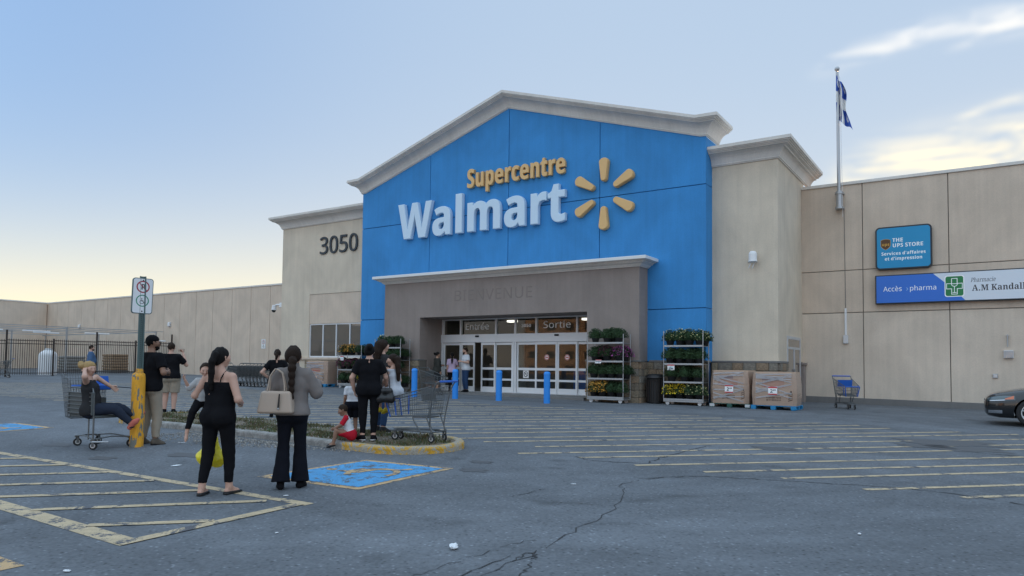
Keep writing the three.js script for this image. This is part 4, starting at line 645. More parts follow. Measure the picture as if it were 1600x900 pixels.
// ---------------------------------------------------------------- flower racks and potted mums
const potG = new THREE.LatheGeometry([[0, 0], [0.085, 0], [0.115, 0.15], [0.125, 0.15], [0.125, 0.17], [0.11, 0.17], [0.1, 0.15], [0, 0.15]].map((p) => new THREE.Vector2(...p)), 14);
function domePoints(n, R, H, y0, shell) { const o = []; for (let i = 0; i < n; i++) { const a = rr(0, 6.283), e = Math.acos(1 - rnd() * 1.15), k = shell ? rr(0.93, 1.05) : Math.pow(rnd(), 0.4); const lump = 1 + 0.16 * Math.sin(a * 3 + e * 2) + 0.1 * Math.sin(a * 7 + 1); o.push([Math.sin(e) * Math.cos(a) * R * k * lump, y0 + Math.cos(e) * H * k, Math.sin(e) * Math.sin(a) * R * k * lump, e]); } return o; }
function leafCloud(n, R, H, y0, s, shell, flat) {
  const pos = [], col = [], v = V3(), q = new THREE.Quaternion(), eu = new THREE.Euler();
  for (const [x, y, z] of domePoints(n, R, H, y0, shell)) { eu.set(rr(-0.9, 0.9), rr(0, 6.28), rr(-0.9, 0.9)); q.setFromEuler(eu); const k = s * rr(0.6, 1.3), c = rr(0.6, 1.4);
    const ring = flat ? [[1, 0, 0], [0.5, 0.1, 0.87], [-0.5, 0, 0.87], [-1, 0.1, 0], [-0.5, 0, -0.87], [0.5, 0.1, -0.87]] : [[0, 0, 1.3], [0.6, 0.15, 0], [0, 0, -1.3], [-0.6, 0.15, 0]];
    for (let i = 1; i + 1 < ring.length; i++) for (const w of [ring[0], ring[i], ring[i + 1]]) { v.set(...w).multiplyScalar(k).applyQuaternion(q); pos.push(x + v.x, y + v.y, z + v.z); col.push(c, c, c); } }
  const g = new THREE.BufferGeometry(); g.setAttribute('position', new THREE.Float32BufferAttribute(pos, 3)); g.setAttribute('color', new THREE.Float32BufferAttribute(col, 3)); g.computeVertexNormals(); return g;
}
const leafM = std({ color: lin(0.035, 0.075, 0.028), roughness: 0.8, side: THREE.DoubleSide, vertexColors: true });
const bloomM = (r, g, b) => std({ color: lin(r, g, b), roughness: 0.8, side: THREE.DoubleSide, vertexColors: true });
const mumG = [0, 1].map(() => leafCloud(1500, 0.235, 0.31, 0.2, 0.02, false)), coreG = new THREE.SphereGeometry(0.15, 12, 8).scale(1, 1.1, 1).translate(0, 0.25, 0), coreM = std({ color: lin(0.035, 0.075, 0.028), roughness: 1 });
const bloomG = { full: leafCloud(380, 0.24, 0.32, 0.2, 0.018, true, true), few: leafCloud(90, 0.24, 0.32, 0.2, 0.015, true, true) };
const BL = { none: null, yellow: ['full', bloomM(0.85, 0.62, 0.03)], orange: ['full', bloomM(0.58, 0.30, 0.05)], magenta: ['full', bloomM(0.42, 0.08, 0.32)], wine: ['full', bloomM(0.13, 0.02, 0.06)], tips: ['few', bloomM(0.6, 0.58, 0.28)] };
const mums = {};
function mum(kind, x, y, z, where) {
  const word = { none: 'green budding', yellow: 'bright yellow flowering', orange: 'bronze orange flowering', magenta: 'magenta flowering', wine: 'dark wine red flowering', tips: 'green mum with pale opening tips' }[kind];
  const label = kind === 'tips' ? `potted mum with pale opening buds ${where}` : `potted ${word} mum ${where}`;
  let o; if (!mums[kind]) { o = mums[kind] = thing('potted_mum', label, 'potted plant', [x, y, z], 0, 'potted mums on the flower racks'); part('pot', potG, M.black, o); const f = part('foliage', mumG[Object.keys(mums).length % 2], leafM, o); part('foliage_core', coreG, coreM, o); if (BL[kind]) part('blooms', bloomG[BL[kind][0]], BL[kind][1], o); }
  else o = copy(mums[kind], [x, y, z], 0, label);
  o.rotation.y = rr(0, 6.28); o.scale.set(rr(1.08, 1.28), rr(0.95, 1.14), rr(1.08, 1.28)); return o;
}
function rackOf(label, x0, x1, z, rows, where, h = 2.42) {    // x0..x1 at the front, standing on the lot; rows bottom to top
  const cx = (x0 + x1) / 2, w = x1 - x0, y0 = gy(cx, z), d = 0.56; const t = thing('flower_rack', label, 'rack', [cx, y0, z - d / 2], 0);
  for (const sx of [-1, 1]) for (const sz of [-1, 1]) part('post', cyl(V3(sx * w / 2, 0.14, sz * d / 2), V3(sx * w / 2, h, sz * d / 2), 0.016, 0.016, 8), M.galv, t);
  rows.forEach(([sy, kinds], r) => {
    const sh = part('shelf', [rboxAt(-w / 2 + 0.018, w / 2 - 0.018, sy - 0.03, sy - 0.012, -d / 2, d / 2, 0.004)], M.galv, t); part('shelf_lip', rboxAt(-w / 2 + 0.016, w / 2 - 0.016, sy - 0.045, sy + 0.012, d / 2 + 0.001, d / 2 + 0.014, 0.004), M.galv, sh);
    kinds.forEach((k, i) => { for (const row of [0, 1]) { if (row && (i + r) % 2) continue; const n = kinds.length; mum(k, cx - w / 2 + w * (i + 0.5) / n + (row ? 0.09 : 0), y0 + sy - 0.011, z - d / 2 + (row ? -0.13 : 0.12), `${row ? 'in back row' : 'in front'} on ${['bottom', 'second', 'third', 'top'][r]} shelf of ${where}`).userData.group = `${k} mums on ${where} ${r}${row}`; } });
  });
  for (const sx of [-1, 1]) for (const sz of [-1, 1]) { const c = new THREE.Group(); c.name = 'caster'; c.position.set(sx * (w / 2 - 0.12), 0, sz * (d / 2 - 0.05)); t.add(c); part('wheel', new THREE.CylinderGeometry(0.065, 0.065, 0.035, 14).rotateX(Math.PI / 2).translate(0, 0.066, 0), M.alu, c); part('fork', box(-0.03, 0.03, 0.06, 0.15, -0.028, -0.022), M.galv, c); }
  part('base', rboxAt(-w / 2 - 0.01, w / 2 + 0.01, 0.1, 0.15, -d / 2 - 0.01, d / 2 + 0.01, 0.008), M.galv, t);
  return [t, cx, y0, z];
}
const priceT = canvasTex(160, 120, (x) => { x.fillStyle = '#f2f2f0'; x.fillRect(0, 0, 160, 120); x.fillStyle = '#c4262e'; x.fillRect(0, 0, 160, 26); x.fillStyle = '#3c4c8c'; x.fillRect(34, 76, 16, 16); x.fillRect(70, 74, 54, 18); x.fillStyle = '#b4e0ec'; x.fillRect(34, 44, 92, 18); });
const priceBox = canvasTex(160, 150, (x) => { x.fillStyle = '#f4f4f2'; x.fillRect(0, 0, 160, 150); x.fillStyle = '#c4262e'; x.fillRect(0, 0, 160, 26); x.fillRect(0, 128, 160, 22); x.fillStyle = '#111'; x.font = 'bold 92px sans-serif'; x.textAlign = 'center'; x.fillText('2', 58, 112); x.fillRect(90, 48, 14, 26); x.fillRect(112, 48, 18, 24); });
function card(x, y, z, w, h, t, label, tilt = 0) { const c = thing('price_card', label, 'price card', [x, y, z], 0); const b = part('card', rboxAt(-w / 2, w / 2, 0, h, 0, 0.004, 0.001), M.white, c); face('print', rect(-w / 2 + 0.003, w / 2 - 0.003, -h / 2 + 0.003, h / 2 - 0.003), 0.0052, t, w, h, b).position.y = h / 2; c.rotation.x = tilt; return c; }
{ const [, cx, y0] = rackOf('tall flower rack of mums beside the exit doors', -11.32, -10.0, -21.78, [[0.2, ['orange', 'orange', 'none', 'none']], [0.82, ['none', 'none', 'none', 'none']], [1.4, ['none', 'wine', 'magenta']], [2.02, ['none', 'none', 'none']]], 'exit door rack', 2.3);
  card(cx - 0.25, y0 + 1.32, -21.757, 0.22, 0.13, priceT, 'small price card on the flower rack by the exit doors', -0.3); }
{ const [, cx, y0] = rackOf('tall flower rack of mums before the blue wall', -8.88, -7.56, -22.5, [[0.2, ['yellow', 'yellow', 'tips', 'tips']], [0.76, ['none', 'none', 'none']], [1.35, ['none', 'none', 'none', 'none']], [1.94, ['tips', 'tips', 'tips', 'tips']]], 'blue wall rack');
  card(cx - 0.4, y0 + 1.13, -22.477, 0.24, 0.19, priceT, 'price card on the flower rack before the blue wall'); }
{ const [, cx, y0] = rackOf('flower rack of bronze and wine mums before the wing window', -24.2, -22.75, -22.5, [[0.2, ['none', 'none', 'yellow']], [0.82, ['wine', 'wine', 'wine', 'wine']], [1.44, ['orange', 'orange', 'none']]], 'window rack', 1.9);
  card(cx - 0.45, y0 + 1.22, -22.477, 0.2, 0.2, priceT, 'white price card on the flower rack before the window'); }
rackOf('flower rack of green mums against the left canopy stone', -21.15, -19.75, -21.7, [[0.2, ['none', 'none', 'none']], [0.82, ['none', 'none', 'none']], [1.3, ['wine', 'none', 'none']], [1.8, ['tips', 'none', 'none']]], 'canopy stone rack', 2.15);
{ // litter bin
  const pts = [[0, 0], [0.25, 0], [0.26, 0.04], [0.25, 0.06]]; for (let k = 0; k < 10; k++) pts.push([0.255 + (k % 2) * 0.008, 0.08 + k * 0.075]); pts.push([0.28, 0.84], [0.3, 0.86], [0.3, 0.9], [0.26, 0.96], [0.2, 0.98], [0.19, 0.9], [0, 0.88]);
  const [x, z] = [-9.3, -22.8]; const b = thing('litter_bin', 'round dark litter bin with liner between the flower racks', 'litter bin', onLot(x, z)); part('drum', new THREE.LatheGeometry(pts.map((p) => new THREE.Vector2(...p)), 24), M.black, b); const ribs = []; for (let k = 0; k < 18; k++) { const a = k / 18 * 6.283; ribs.push(cyl(V3(0.265 * Math.cos(a), 0.08, 0.265 * Math.sin(a)), V3(0.285 * Math.cos(a), 0.8, 0.285 * Math.sin(a)), 0.012, 0.012, 5)); } part('rib', ribs, M.darkMetal, b).userData.kind = 'stuff'; part('liner', new THREE.TorusGeometry(0.29, 0.025, 6, 24).rotateX(Math.PI / 2).translate(0, 0.87, 0), std({ color: lin(0.05, 0.05, 0.055), roughness: 0.3 }), b); }

// ---------------------------------------------------------------- pallets with cardboard bins
const kraft = canvasTex(512, 448, (x, w, h) => { x.fillStyle = '#bda28c'; x.fillRect(0, 0, w, h); for (let i = 0; i < 900; i++) { x.fillStyle = `rgba(${rnd() > 0.5 ? '120,88,58' : '190,152,110'},${rr(0.03, 0.12)})`; x.fillRect(rr(0, w), rr(0, h), rr(2, 90), rr(1, 4)); }
  x.fillStyle = '#5e4a5e'; x.globalAlpha = 0.45; x.fillRect(120, 70, 200, 46); x.fillStyle = '#a23c30'; for (let k = 0; k < 5; k++) x.fillRect(120, 126 + k * 16, 260, 8); x.globalAlpha = 1; x.fillStyle = '#b43a2c'; x.fillRect(150, 190, 220, 14); x.fillStyle = '#3c2c1e'; for (const cx of [60, 452]) { x.beginPath(); x.ellipse(cx, 262, 9, 15, 0, 0, 7); x.fill(); } x.globalAlpha = 0.65; for (let k = 0; k < 22; k++) x.fillRect(172 + (k % 11) * 15.5, k < 11 ? 334 : 364, 8 + (k * 7) % 6, 17 + (k * 5) % 7); for (let k = 0; k < 4; k++) { x.beginPath(); x.moveTo(420, 300 + k * 26); x.lineTo(470, 280 + k * 26); x.lineTo(470, 294 + k * 26); x.lineTo(420, 314 + k * 26); x.fill(); } x.globalAlpha = 1; });
M.kraft = std({ map: kraft, roughness: 0.75 }); M.film = new THREE.MeshPhysicalMaterial({ color: lin(0.93, 0.93, 0.95), transmission: 1, thickness: 0, roughness: 0.22, ior: 1.4, specularIntensity: 0.8 });
M.filmWhite = std({ color: lin(0.6, 0.6, 0.62), roughness: 0.3, transparent: true, opacity: 0.42 });
function pallet(label, x0, x1, z, blockM, deckM) {
  const w = x1 - x0, cx = (x0 + x1) / 2, d = 1.02, t = thing('pallet', label, 'pallet', [cx, gy(cx, z) + 0.004, z - d / 2]);
  for (const sx of [-1, 0, 1]) for (const sz of [-1, 0, 1]) part('block', rboxAt(sx * (w / 2 - 0.075) - 0.075, sx * (w / 2 - 0.075) + 0.075, 0.018, 0.105, sz * (d / 2 - 0.06) - 0.06, sz * (d / 2 - 0.06) + 0.06, 0.006), sx ? blockM : deckM, t);
  for (const sx of [-1, 0, 1]) part('runner', rboxAt(sx * (w / 2 - 0.075) - 0.06, sx * (w / 2 - 0.075) + 0.06, 0, 0.017, -d / 2, d / 2, 0.003), deckM, t);
  for (let k = 0; k < 7; k++) { const zz = -d / 2 + 0.07 + k * (d - 0.14) / 6; part('deck_board', rboxAt(-w / 2, w / 2, 0.106, 0.124, zz - 0.06, zz + 0.06, 0.003), deckM, t); }
  return [cx, gy(cx, z) + 0.13, z - d / 2];
}
function cartonBin(label, [cx, y, cz], w, h, d, turn, priced) {
  const t = thing('carton_bin', label, 'carton', [cx, y, cz], turn); const c = 0.1, plan = [[-w / 2 + c, d / 2], [w / 2 - c, d / 2], [w / 2, d / 2 - c], [w / 2, -d / 2 + c], [w / 2 - c, -d / 2], [-w / 2 + c, -d / 2], [-w / 2, -d / 2 + c], [-w / 2, d / 2 - c]].reverse();
  const shell = (k, yy) => { const pos = [], uv = [], idx = [], nv = 8; let L = 0; const P = [...plan, plan[0]]; const lens = P.map((p, i) => (L += i ? Math.hypot(p[0] - P[i - 1][0], p[1] - P[i - 1][1]) : 0)); P.forEach(([x, z], i) => { for (let j = 0; j <= nv; j++) { const v = j / nv, b = 1 + 0.035 * Math.sin(v * 3.14) - 0.05 * v * v + 0.012 * noise.noise(x * 5 + k * 7, v * 4, z * 5 + cx); pos.push(x * b * k, v * yy, z * b * k); uv.push((x + w / 2) / w, v); } }); for (let i = 0; i + 1 < P.length; i++) for (let j = 0; j < nv; j++) { const a = i * (nv + 1) + j; idx.push(a, a + 1, a + nv + 1, a + 1, a + nv + 2, a + nv + 1); } const g = new THREE.BufferGeometry(); g.setAttribute('position', new THREE.Float32BufferAttribute(pos, 3)); g.setAttribute('uv', new THREE.Float32BufferAttribute(uv, 2)); g.setIndex(idx); const f = g.toNonIndexed(); f.computeVertexNormals(); return f; };
  part('carton_wall', shell(1, h), std({ map: kraft, roughness: 0.75, side: THREE.DoubleSide }), t);
  part('film_wrap', shell(1.012, h * 0.96), M.film, t);
  const fl = []; for (let k = 0; k < 11; k++) { const a = rr(0.1, 0.95) * h, b = a + rr(-0.35, 0.35); fl.push([a, b]); } for (const [a, b] of fl) { const yy = (v) => Math.max(0.05, Math.min(h * 0.93, v)); const g = extrude([[-w / 2 + 0.12, yy(a)], [w / 2 - 0.12, yy(b)], [w / 2 - 0.12, yy(b) + 0.03], [-w / 2 + 0.12, yy(a) + 0.05]], 0.003).translate(0, 0, d / 2 * 1.062); part('film_fold', g, M.filmWhite, t); }
  part('fill', box(-w / 2 + 0.1, w / 2 - 0.1, h * 0.4, h * 0.93, -d / 2 + 0.1, d / 2 - 0.1), std({ color: lin(0.3, 0.28, 0.27), roughness: 0.7 }), t);
  if (priced) card(cx + 0.0, y + h * 0.32, cz + d / 2 * 1.085, 0.27, 0.24, priceBox, priced);
  return t;
}
M.palletBlue = std({ color: lin(0.015, 0.22, 0.46), roughness: 0.7 }); M.palletWhite = std({ color: lin(0.55, 0.57, 0.58), roughness: 0.7 }); M.palletGreen = std({ color: lin(0.03, 0.10, 0.08), roughness: 0.8 });
cartonBin('film wrapped cardboard bin on the white-cornered pallet', pallet('dark pallet with white corner blocks under a cardboard bin', -7.39, -6.13, -22.62, M.palletWhite, M.palletGreen), 1.2, 1.04, 0.98, rad(-3), 'price card on the bin on the white-cornered pallet');
cartonBin('film wrapped cardboard bin on the blue pallet by side door', pallet('blue pallet under a cardboard bin by the side door', -6.08, -4.76, -22.56, M.palletBlue, M.palletBlue), 1.28, 1.02, 0.98, rad(2), 'price card on the bin on the blue pallet');
cartonBin('film wrapped cardboard bin on the pallet before the wing window', pallet('blue pallet under a cardboard bin before the wing window', -26.2, -24.75, -22.3, M.palletBlue, M.palletBlue), 1.3, 1.05, 1.0, rad(4));

// ---------------------------------------------------------------- the black car
{ const car = thing('parked_car', 'black sedan parked along the wall, seen from its front corner', 'car', [-0.06, gy(0.8, -21.9), -21.92], 0);
  const top = [[0, 0.60], [0.04, 0.70], [0.12, 0.755], [0.3, 0.82], [0.9, 0.93], [1.4, 1.0], [2.4, 1.02], [3.6, 1.04], [4.3, 1.06], [4.7, 1.0], [4.82, 0.75]], wid = [[0, 0.56], [0.05, 0.66], [0.14, 0.76], [0.3, 0.84], [0.6, 0.895], [1.1, 0.91], [3.6, 0.91], [4.3, 0.87], [4.65, 0.78], [4.82, 0.6]], bot = [[0, 0.3], [0.06, 0.23], [0.3, 0.19], [0.7, 0.19], [4.2, 0.2], [4.82, 0.4]];
  const ip = (t, x) => { for (let i = 0; i + 1 < t.length; i++) if (x <= t[i + 1][0]) { const k = (x - t[i][0]) / (t[i + 1][0] - t[i][0]); return t[i][1] + (t[i + 1][1] - t[i][1]) * k; } return t[t.length - 1][1]; };
  const sect = (x) => { const T = ip(top, x), w = ip(wid, x), b = ip(bot, x); return [[0, b], [w * 0.8, b], [w * 0.93, b + 0.03], [w * 0.985, b + 0.12], [w, b + (T - b) * 0.4], [w * 0.995, b + (T - b) * 0.6], [w * 0.965, b + (T - b) * 0.8], [w * 0.9, b + (T - b) * 0.925], [w * 0.75, T - 0.02], [w * 0.4, T], [0, T + 0.008]]; };
  const xs = [0, 0.03, 0.07, 0.12, 0.2, 0.3, 0.45, 0.6, 0.8, 1.0, 1.25, 1.5, 2, 2.5, 3, 3.5, 3.9, 4.2, 4.45, 4.65, 4.76, 4.82], pos = [], idx = [], S = 20;
  for (const x of xs) { const s = sect(x); const ring = [...s, ...s.slice(1, -1).reverse().map(([z, y]) => [-z, y])]; ring.forEach(([z, y]) => pos.push(x, y, z)); }
  for (let i = 0; i + 1 < xs.length; i++) for (let k = 0; k < S; k++) { const a = i * S + k, b = i * S + (k + 1) % S; idx.push(a, b, a + S, b, b + S, a + S); }
  for (const [o, f] of [[0, 1], [(xs.length - 1) * S, 0]]) for (let k = 1; k + 1 < S; k++) f ? idx.push(o, o + k + 1, o + k) : idx.push(o, o + k, o + k + 1);
  let g = new THREE.BufferGeometry(); g.setAttribute('position', new THREE.Float32BufferAttribute(pos, 3)); g.setIndex(idx); g.computeVertexNormals();
  const ev = new Evaluator(); ev.attributes = ['position', 'normal']; let body = new Brush(g); body.updateMatrixWorld();
  for (const x of [0.95, 3.72]) for (const s of [-1, 1]) { const c = new THREE.CylinderGeometry(0.365, 0.365, 0.34, 32).rotateX(Math.PI / 2); c.deleteAttribute('uv'); const b = new Brush(c); b.position.set(x, 0.33, s * 0.83); b.updateMatrixWorld(); body = ev.evaluate(body, b, SUBTRACTION); }
  const paint = new THREE.MeshPhysicalMaterial({ color: lin(0.006, 0.007, 0.009), roughness: 0.25, clearcoat: 1, clearcoatRoughness: 0.03, metalness: 0.2 });
  part('body', body.geometry, paint, car);
  const glass = new THREE.MeshPhysicalMaterial({ color: lin(0.01, 0.012, 0.014), roughness: 0.03, clearcoat: 1 });
  const cabin = extrude([[1.35, 0.98], [2.05, 1.4], [2.5, 1.46], [3.2, 1.45], [3.9, 1.2], [4.35, 1.03]], 1.5, 0.12).translate(0, 0, -0.75); part('cabin_glass', cabin, glass, car); part('roof', rboxAt(2.2, 3.35, 1.43, 1.475, -0.6, 0.6, 0.02, 2), paint, car);
  const zAt = (x, y) => { const s = sect(x); for (let i = 1; i + 1 < s.length; i++) if (y <= s[i + 1][1]) { const k = (y - s[i][1]) / (s[i + 1][1] - s[i][1]); return s[i][0] + (s[i + 1][0] - s[i][0]) * k; } return 0; };
  const patch = (x0, x1, lo, hi, side, off = 0.006, nx = 14, ny = 5) => { const p = [], id = []; for (let i = 0; i <= nx; i++) for (let j = 0; j <= ny; j++) { const x = x0 + (x1 - x0) * i / nx, y = lo(i / nx) + (hi(i / nx) - lo(i / nx)) * j / ny; p.push(x - off * 0.6, y, side * (zAt(x, y) + off)); } for (let i = 0; i < nx; i++) for (let j = 0; j < ny; j++) { const a = i * (ny + 1) + j; id.push(a, a + 1, a + ny + 1, a + 1, a + ny + 2, a + ny + 1); } const q = new THREE.BufferGeometry(); q.setAttribute('position', new THREE.Float32BufferAttribute(p, 3)); q.setIndex(id); q.computeVertexNormals(); return q; };
  const lens = new THREE.MeshPhysicalMaterial({ color: lin(0.10, 0.13, 0.14), roughness: 0.08, clearcoat: 1, side: THREE.DoubleSide, metalness: 0.4 }), amber = std({ color: lin(0.7, 0.22, 0.12), roughness: 0.3, side: THREE.DoubleSide }), chrome = std({ color: lin(0.7, 0.7, 0.72), roughness: 0.15, metalness: 1, side: THREE.DoubleSide });
  for (const s of [1, -1]) { const h = part('headlight', patch(0.06, 0.62, (u) => 0.585 + 0.05 * u, (u) => 0.67 + 0.115 * u - 0.06 * u * u * u, s), lens, car); part('turn_lamp', patch(0.42, 0.6, (u) => 0.64 + 0.01 * u, (u) => 0.66 + 0.075 * u, s, 0.011, 8, 3), amber, h); part('lamp_trim', patch(0.1, 0.42, (u) => 0.59 + 0.03 * u, (u) => 0.605 + 0.03 * u, s, 0.012, 8, 2), chrome, h); part('fog_lamp', patch(0.08, 0.36, (u) => 0.3, (u) => 0.37 + 0.01 * u, s, 0.006, 8, 3), chrome, car); part('lower_grille', patch(0.04, 0.3, () => 0.385, (u) => 0.42, s, 0.004, 6, 2), M.black, car); }
  part('grille', [0, 1, 2, 3].map((k) => rboxAt(-0.008, 0.02, 0.47 + k * 0.045, 0.485 + k * 0.045, -0.4, 0.4, 0.006)), M.black, car); part('badge', new THREE.CylinderGeometry(0.055, 0.055, 0.012, 24).rotateZ(Math.PI / 2).translate(-0.004, 0.555, 0), chrome, car);
  for (const x of [0.95, 3.72]) for (const s of [-1, 1]) { const w = new THREE.Group(); w.name = 'wheel'; w.position.set(x, 0.325, s * 0.8); w.rotation.y = s > 0 ? 0 : Math.PI; car.add(w);
    part('tyre', new THREE.LatheGeometry([[0.2, -0.1], [0.28, -0.108], [0.315, -0.09], [0.325, -0.05], [0.325, 0.05], [0.315, 0.09], [0.28, 0.108], [0.222, 0.1]].map((p) => new THREE.Vector2(...p)), 40).rotateX(Math.PI / 2), M.rubber, w);
    const sp = [new THREE.TorusGeometry(0.215, 0.014, 8, 40).translate(0, 0, 0.09), new THREE.CylinderGeometry(0.045, 0.05, 0.04, 20).rotateX(Math.PI / 2).translate(0, 0, 0.075)]; for (let k = 0; k < 10; k++) sp.push(rbox(0.024, 0.19, 0.02, 0.006).translate(0, 0.12, 0.078).rotateZ(k * rad(36) + (k % 2) * 0.14)); part('rim', sp, M.alu, w); part('brake_disc', new THREE.CylinderGeometry(0.16, 0.16, 0.02, 24).rotateX(Math.PI / 2).translate(0, 0, 0.02), M.galv, w); part('wheel_well', new THREE.CylinderGeometry(0.21, 0.21, 0.02, 24).rotateX(Math.PI / 2).translate(0, 0, -0.02), M.black, w); }
}
// ---------------------------------------------------------------- litter
function litter(px, py, s, label, flat = 0.5) { const [x, z] = gpx(px, py); const g = new THREE.IcosahedronGeometry(1, 3), p = g.attributes.position; for (let i = 0; i < p.count; i++) { const a = V3(p.getX(i), p.getY(i), p.getZ(i)), n = 1 + 0.5 * fbm(a.x * 2 + px, a.y * 2, a.z * 2, 3) * 2; p.setXYZ(i, a.x * s * n * 1.4, (a.y * 0.5 + 0.5) * s * flat * n, a.z * s * n * 0.8); } const m = mergeVertices(g, 1e-4); m.computeVertexNormals(); const o = solo('litter', m, std({ color: lin(0.72, 0.74, 0.76), roughness: 0.8, flatShading: true }), label, 'litter'); o.position.set(x, gy(x, z) + 0.004, z); o.rotation.y = px; }
litter(709, 858, 0.042, 'crumpled white tissue lying alone on the open asphalt', 0.9); litter(275, 728, 0.05, 'flat white paper scrap near the hatched aisle', 0.12); litter(284, 692, 0.045, 'white paper scrap on the gravel beside the kerb', 0.15); litter(1343, 836, 0.016, 'tiny white paper ball on the asphalt below the stripes', 0.9); litter(432, 834, 0.012, 'tiny white scrap near the aisle corner', 0.8); litter(896, 757, 0.025, 'thin white scrap beside the asphalt crack', 0.2); litter(447, 775, 0.02, 'tiny white scrap beside the flared trouser hem', 0.3); litter(104, 894, 0.02, 'tiny white scrap near the orange pad corner', 0.6);
// ---------------------------------------------------------------- people: smooth-joined bones meshed on a grid
function mesh3(bones, cell, { k = 0.02, amp = 0, freq = 14, clip = [], stretch = [1, 1, 1] } = {}) {
  let lo = [1e9, 1e9, 1e9], hi = [-1e9, -1e9, -1e9];
  for (const b of bones) for (const [p, r] of [[b.a, b.ra], [b.b, b.rb]]) for (let i = 0; i < 3; i++) { lo[i] = Math.min(lo[i], p[i] - r - 0.03); hi[i] = Math.max(hi[i], p[i] + r + 0.03); }
  const n = [0, 1, 2].map((i) => Math.ceil((hi[i] - lo[i]) / cell) + 2), [nx, ny, nz] = n, F = new Float32Array(nx * ny * nz).fill(0.5);
  for (const b of bones) {
    const R = Math.max(b.ra, b.rb) + 0.06, i0 = [0, 1, 2].map((i) => Math.max(0, Math.floor((Math.min(b.a[i], b.b[i]) - R - lo[i]) / cell))), i1 = [0, 1, 2].map((i) => Math.min(n[i] - 1, Math.ceil((Math.max(b.a[i], b.b[i]) + R - lo[i]) / cell)));
    const ab = [b.b[0] - b.a[0], b.b[1] - b.a[1], b.b[2] - b.a[2]], L2 = ab[0] ** 2 + ab[1] ** 2 + ab[2] ** 2 || 1e-9, kk = b.k ?? k, e = b.e;
    for (let z = i0[2]; z <= i1[2]; z++) for (let y = i0[1]; y <= i1[1]; y++) for (let x = i0[0]; x <= i1[0]; x++) {
      const px = lo[0] + x * cell - b.a[0], py = lo[1] + y * cell - b.a[1], pz = lo[2] + z * cell - b.a[2];
      let d; if (e) { const q = Math.hypot(px / e[0], py / e[1], pz / e[2]); d = (q - 1) * Math.min(e[0], e[1], e[2]) * (0.5 + 0.5 * q); }
      else { const t = Math.max(0, Math.min(1, (px * ab[0] + py * ab[1] + pz * ab[2]) / L2)); d = Math.hypot(px - t * ab[0], py - t * ab[1], pz - t * ab[2]) - (b.ra + (b.rb - b.ra) * t); }
      if (b.cut) { const c = b.cut; const q = (px + b.a[0] - c.p[0]) * c.n[0] + (py + b.a[1] - c.p[1]) * c.n[1] + (pz + b.a[2] - c.p[2]) * c.n[2]; d = Math.max(d, q); }
      const at = (z * ny + y) * nx + x, f = F[at];
      if (b.sub) { F[at] = Math.max(f, -d); continue; }
      const h = Math.max(0, kk - Math.abs(f - d)) / kk; F[at] = Math.min(f, d) - h * h * kk * 0.25;
    }
  }
  for (let z = 0; z < nz; z++) for (let y = 0; y < ny; y++) for (let x = 0; x < nx; x++) {
    const at = (z * ny + y) * nx + x; let f = F[at]; if (f > 0.06) continue; const p = [lo[0] + x * cell, lo[1] + y * cell, lo[2] + z * cell];
    if (amp && f > -0.05) f += amp * (noise.noise(p[0] * freq * stretch[0], p[1] * freq * stretch[1], p[2] * freq * stretch[2]) + 0.5 * noise.noise(p[0] * freq * 2.1 * stretch[0] + 9, p[1] * freq * 2.1 * stretch[1], p[2] * freq * 2.1 * stretch[2]));
    for (const c of clip) f = Math.max(f, c(p[0], p[1], p[2])); F[at] = f;
  }
  // surface nets
  const id = new Int32Array(nx * ny * nz).fill(-1), pos = [], idx = []; let c = 0; const v = new Float32Array(8);
  for (let z = 0; z < nz - 1; z++) for (let y = 0; y < ny - 1; y++) for (let x = 0; x < nx - 1; x++) {
    const o = (z * ny + y) * nx + x; let m = 0; for (let i = 0; i < 8; i++) { v[i] = F[o + (i & 1) + ((i >> 1) & 1) * nx + (i >> 2) * nx * ny]; if (v[i] < 0) m |= 1 << i; } if (m === 0 || m === 255) continue;
    let sx = 0, sy = 0, sz = 0, s = 0;
    for (const [a, b] of EDGES) { const fa = v[a], fb = v[b]; if ((fa < 0) === (fb < 0)) continue; const t = fa / (fa - fb); sx += (a & 1) + t * ((b & 1) - (a & 1)); sy += ((a >> 1) & 1) + t * (((b >> 1) & 1) - ((a >> 1) & 1)); sz += (a >> 2) + t * ((b >> 2) - (a >> 2)); s++; }
    id[o] = c++; pos.push(lo[0] + (x + sx / s) * cell, lo[1] + (y + sy / s) * cell, lo[2] + (z + sz / s) * cell);
  }
  const quad = (a, b, d, e, flip) => { if (a < 0 || b < 0 || d < 0 || e < 0) return; flip ? idx.push(a, d, b, b, d, e) : idx.push(a, b, d, b, e, d); };
  const sX = 1, sY = nx, sZ = nx * ny;
  for (let z = 1; z < nz - 1; z++) for (let y = 1; y < ny - 1; y++) for (let x = 1; x < nx - 1; x++) {
    const o = (z * ny + y) * nx + x, f = F[o] < 0;
    if (f !== F[o + sX] < 0) quad(id[o - sY - sZ], id[o - sZ], id[o - sY], id[o], !f);
    if (f !== F[o + sY] < 0) quad(id[o - sX - sZ], id[o - sX], id[o - sZ], id[o], !f);
    if (f !== F[o + sZ] < 0) quad(id[o - sX - sY], id[o - sY], id[o - sX], id[o], !f);
  }
  const g = new THREE.BufferGeometry(); g.setAttribute('position', new THREE.Float32BufferAttribute(pos, 3)); g.setIndex(idx); g.computeVertexNormals(); return g;
}
const EDGES = [[0, 1], [2, 3], [4, 5], [6, 7], [0, 2], [1, 3], [4, 6], [5, 7], [0, 4], [1, 5], [2, 6], [3, 7]];
const B = (a, b, ra, rb = ra, o = {}) => ({ a, b, ra, rb, ...o });
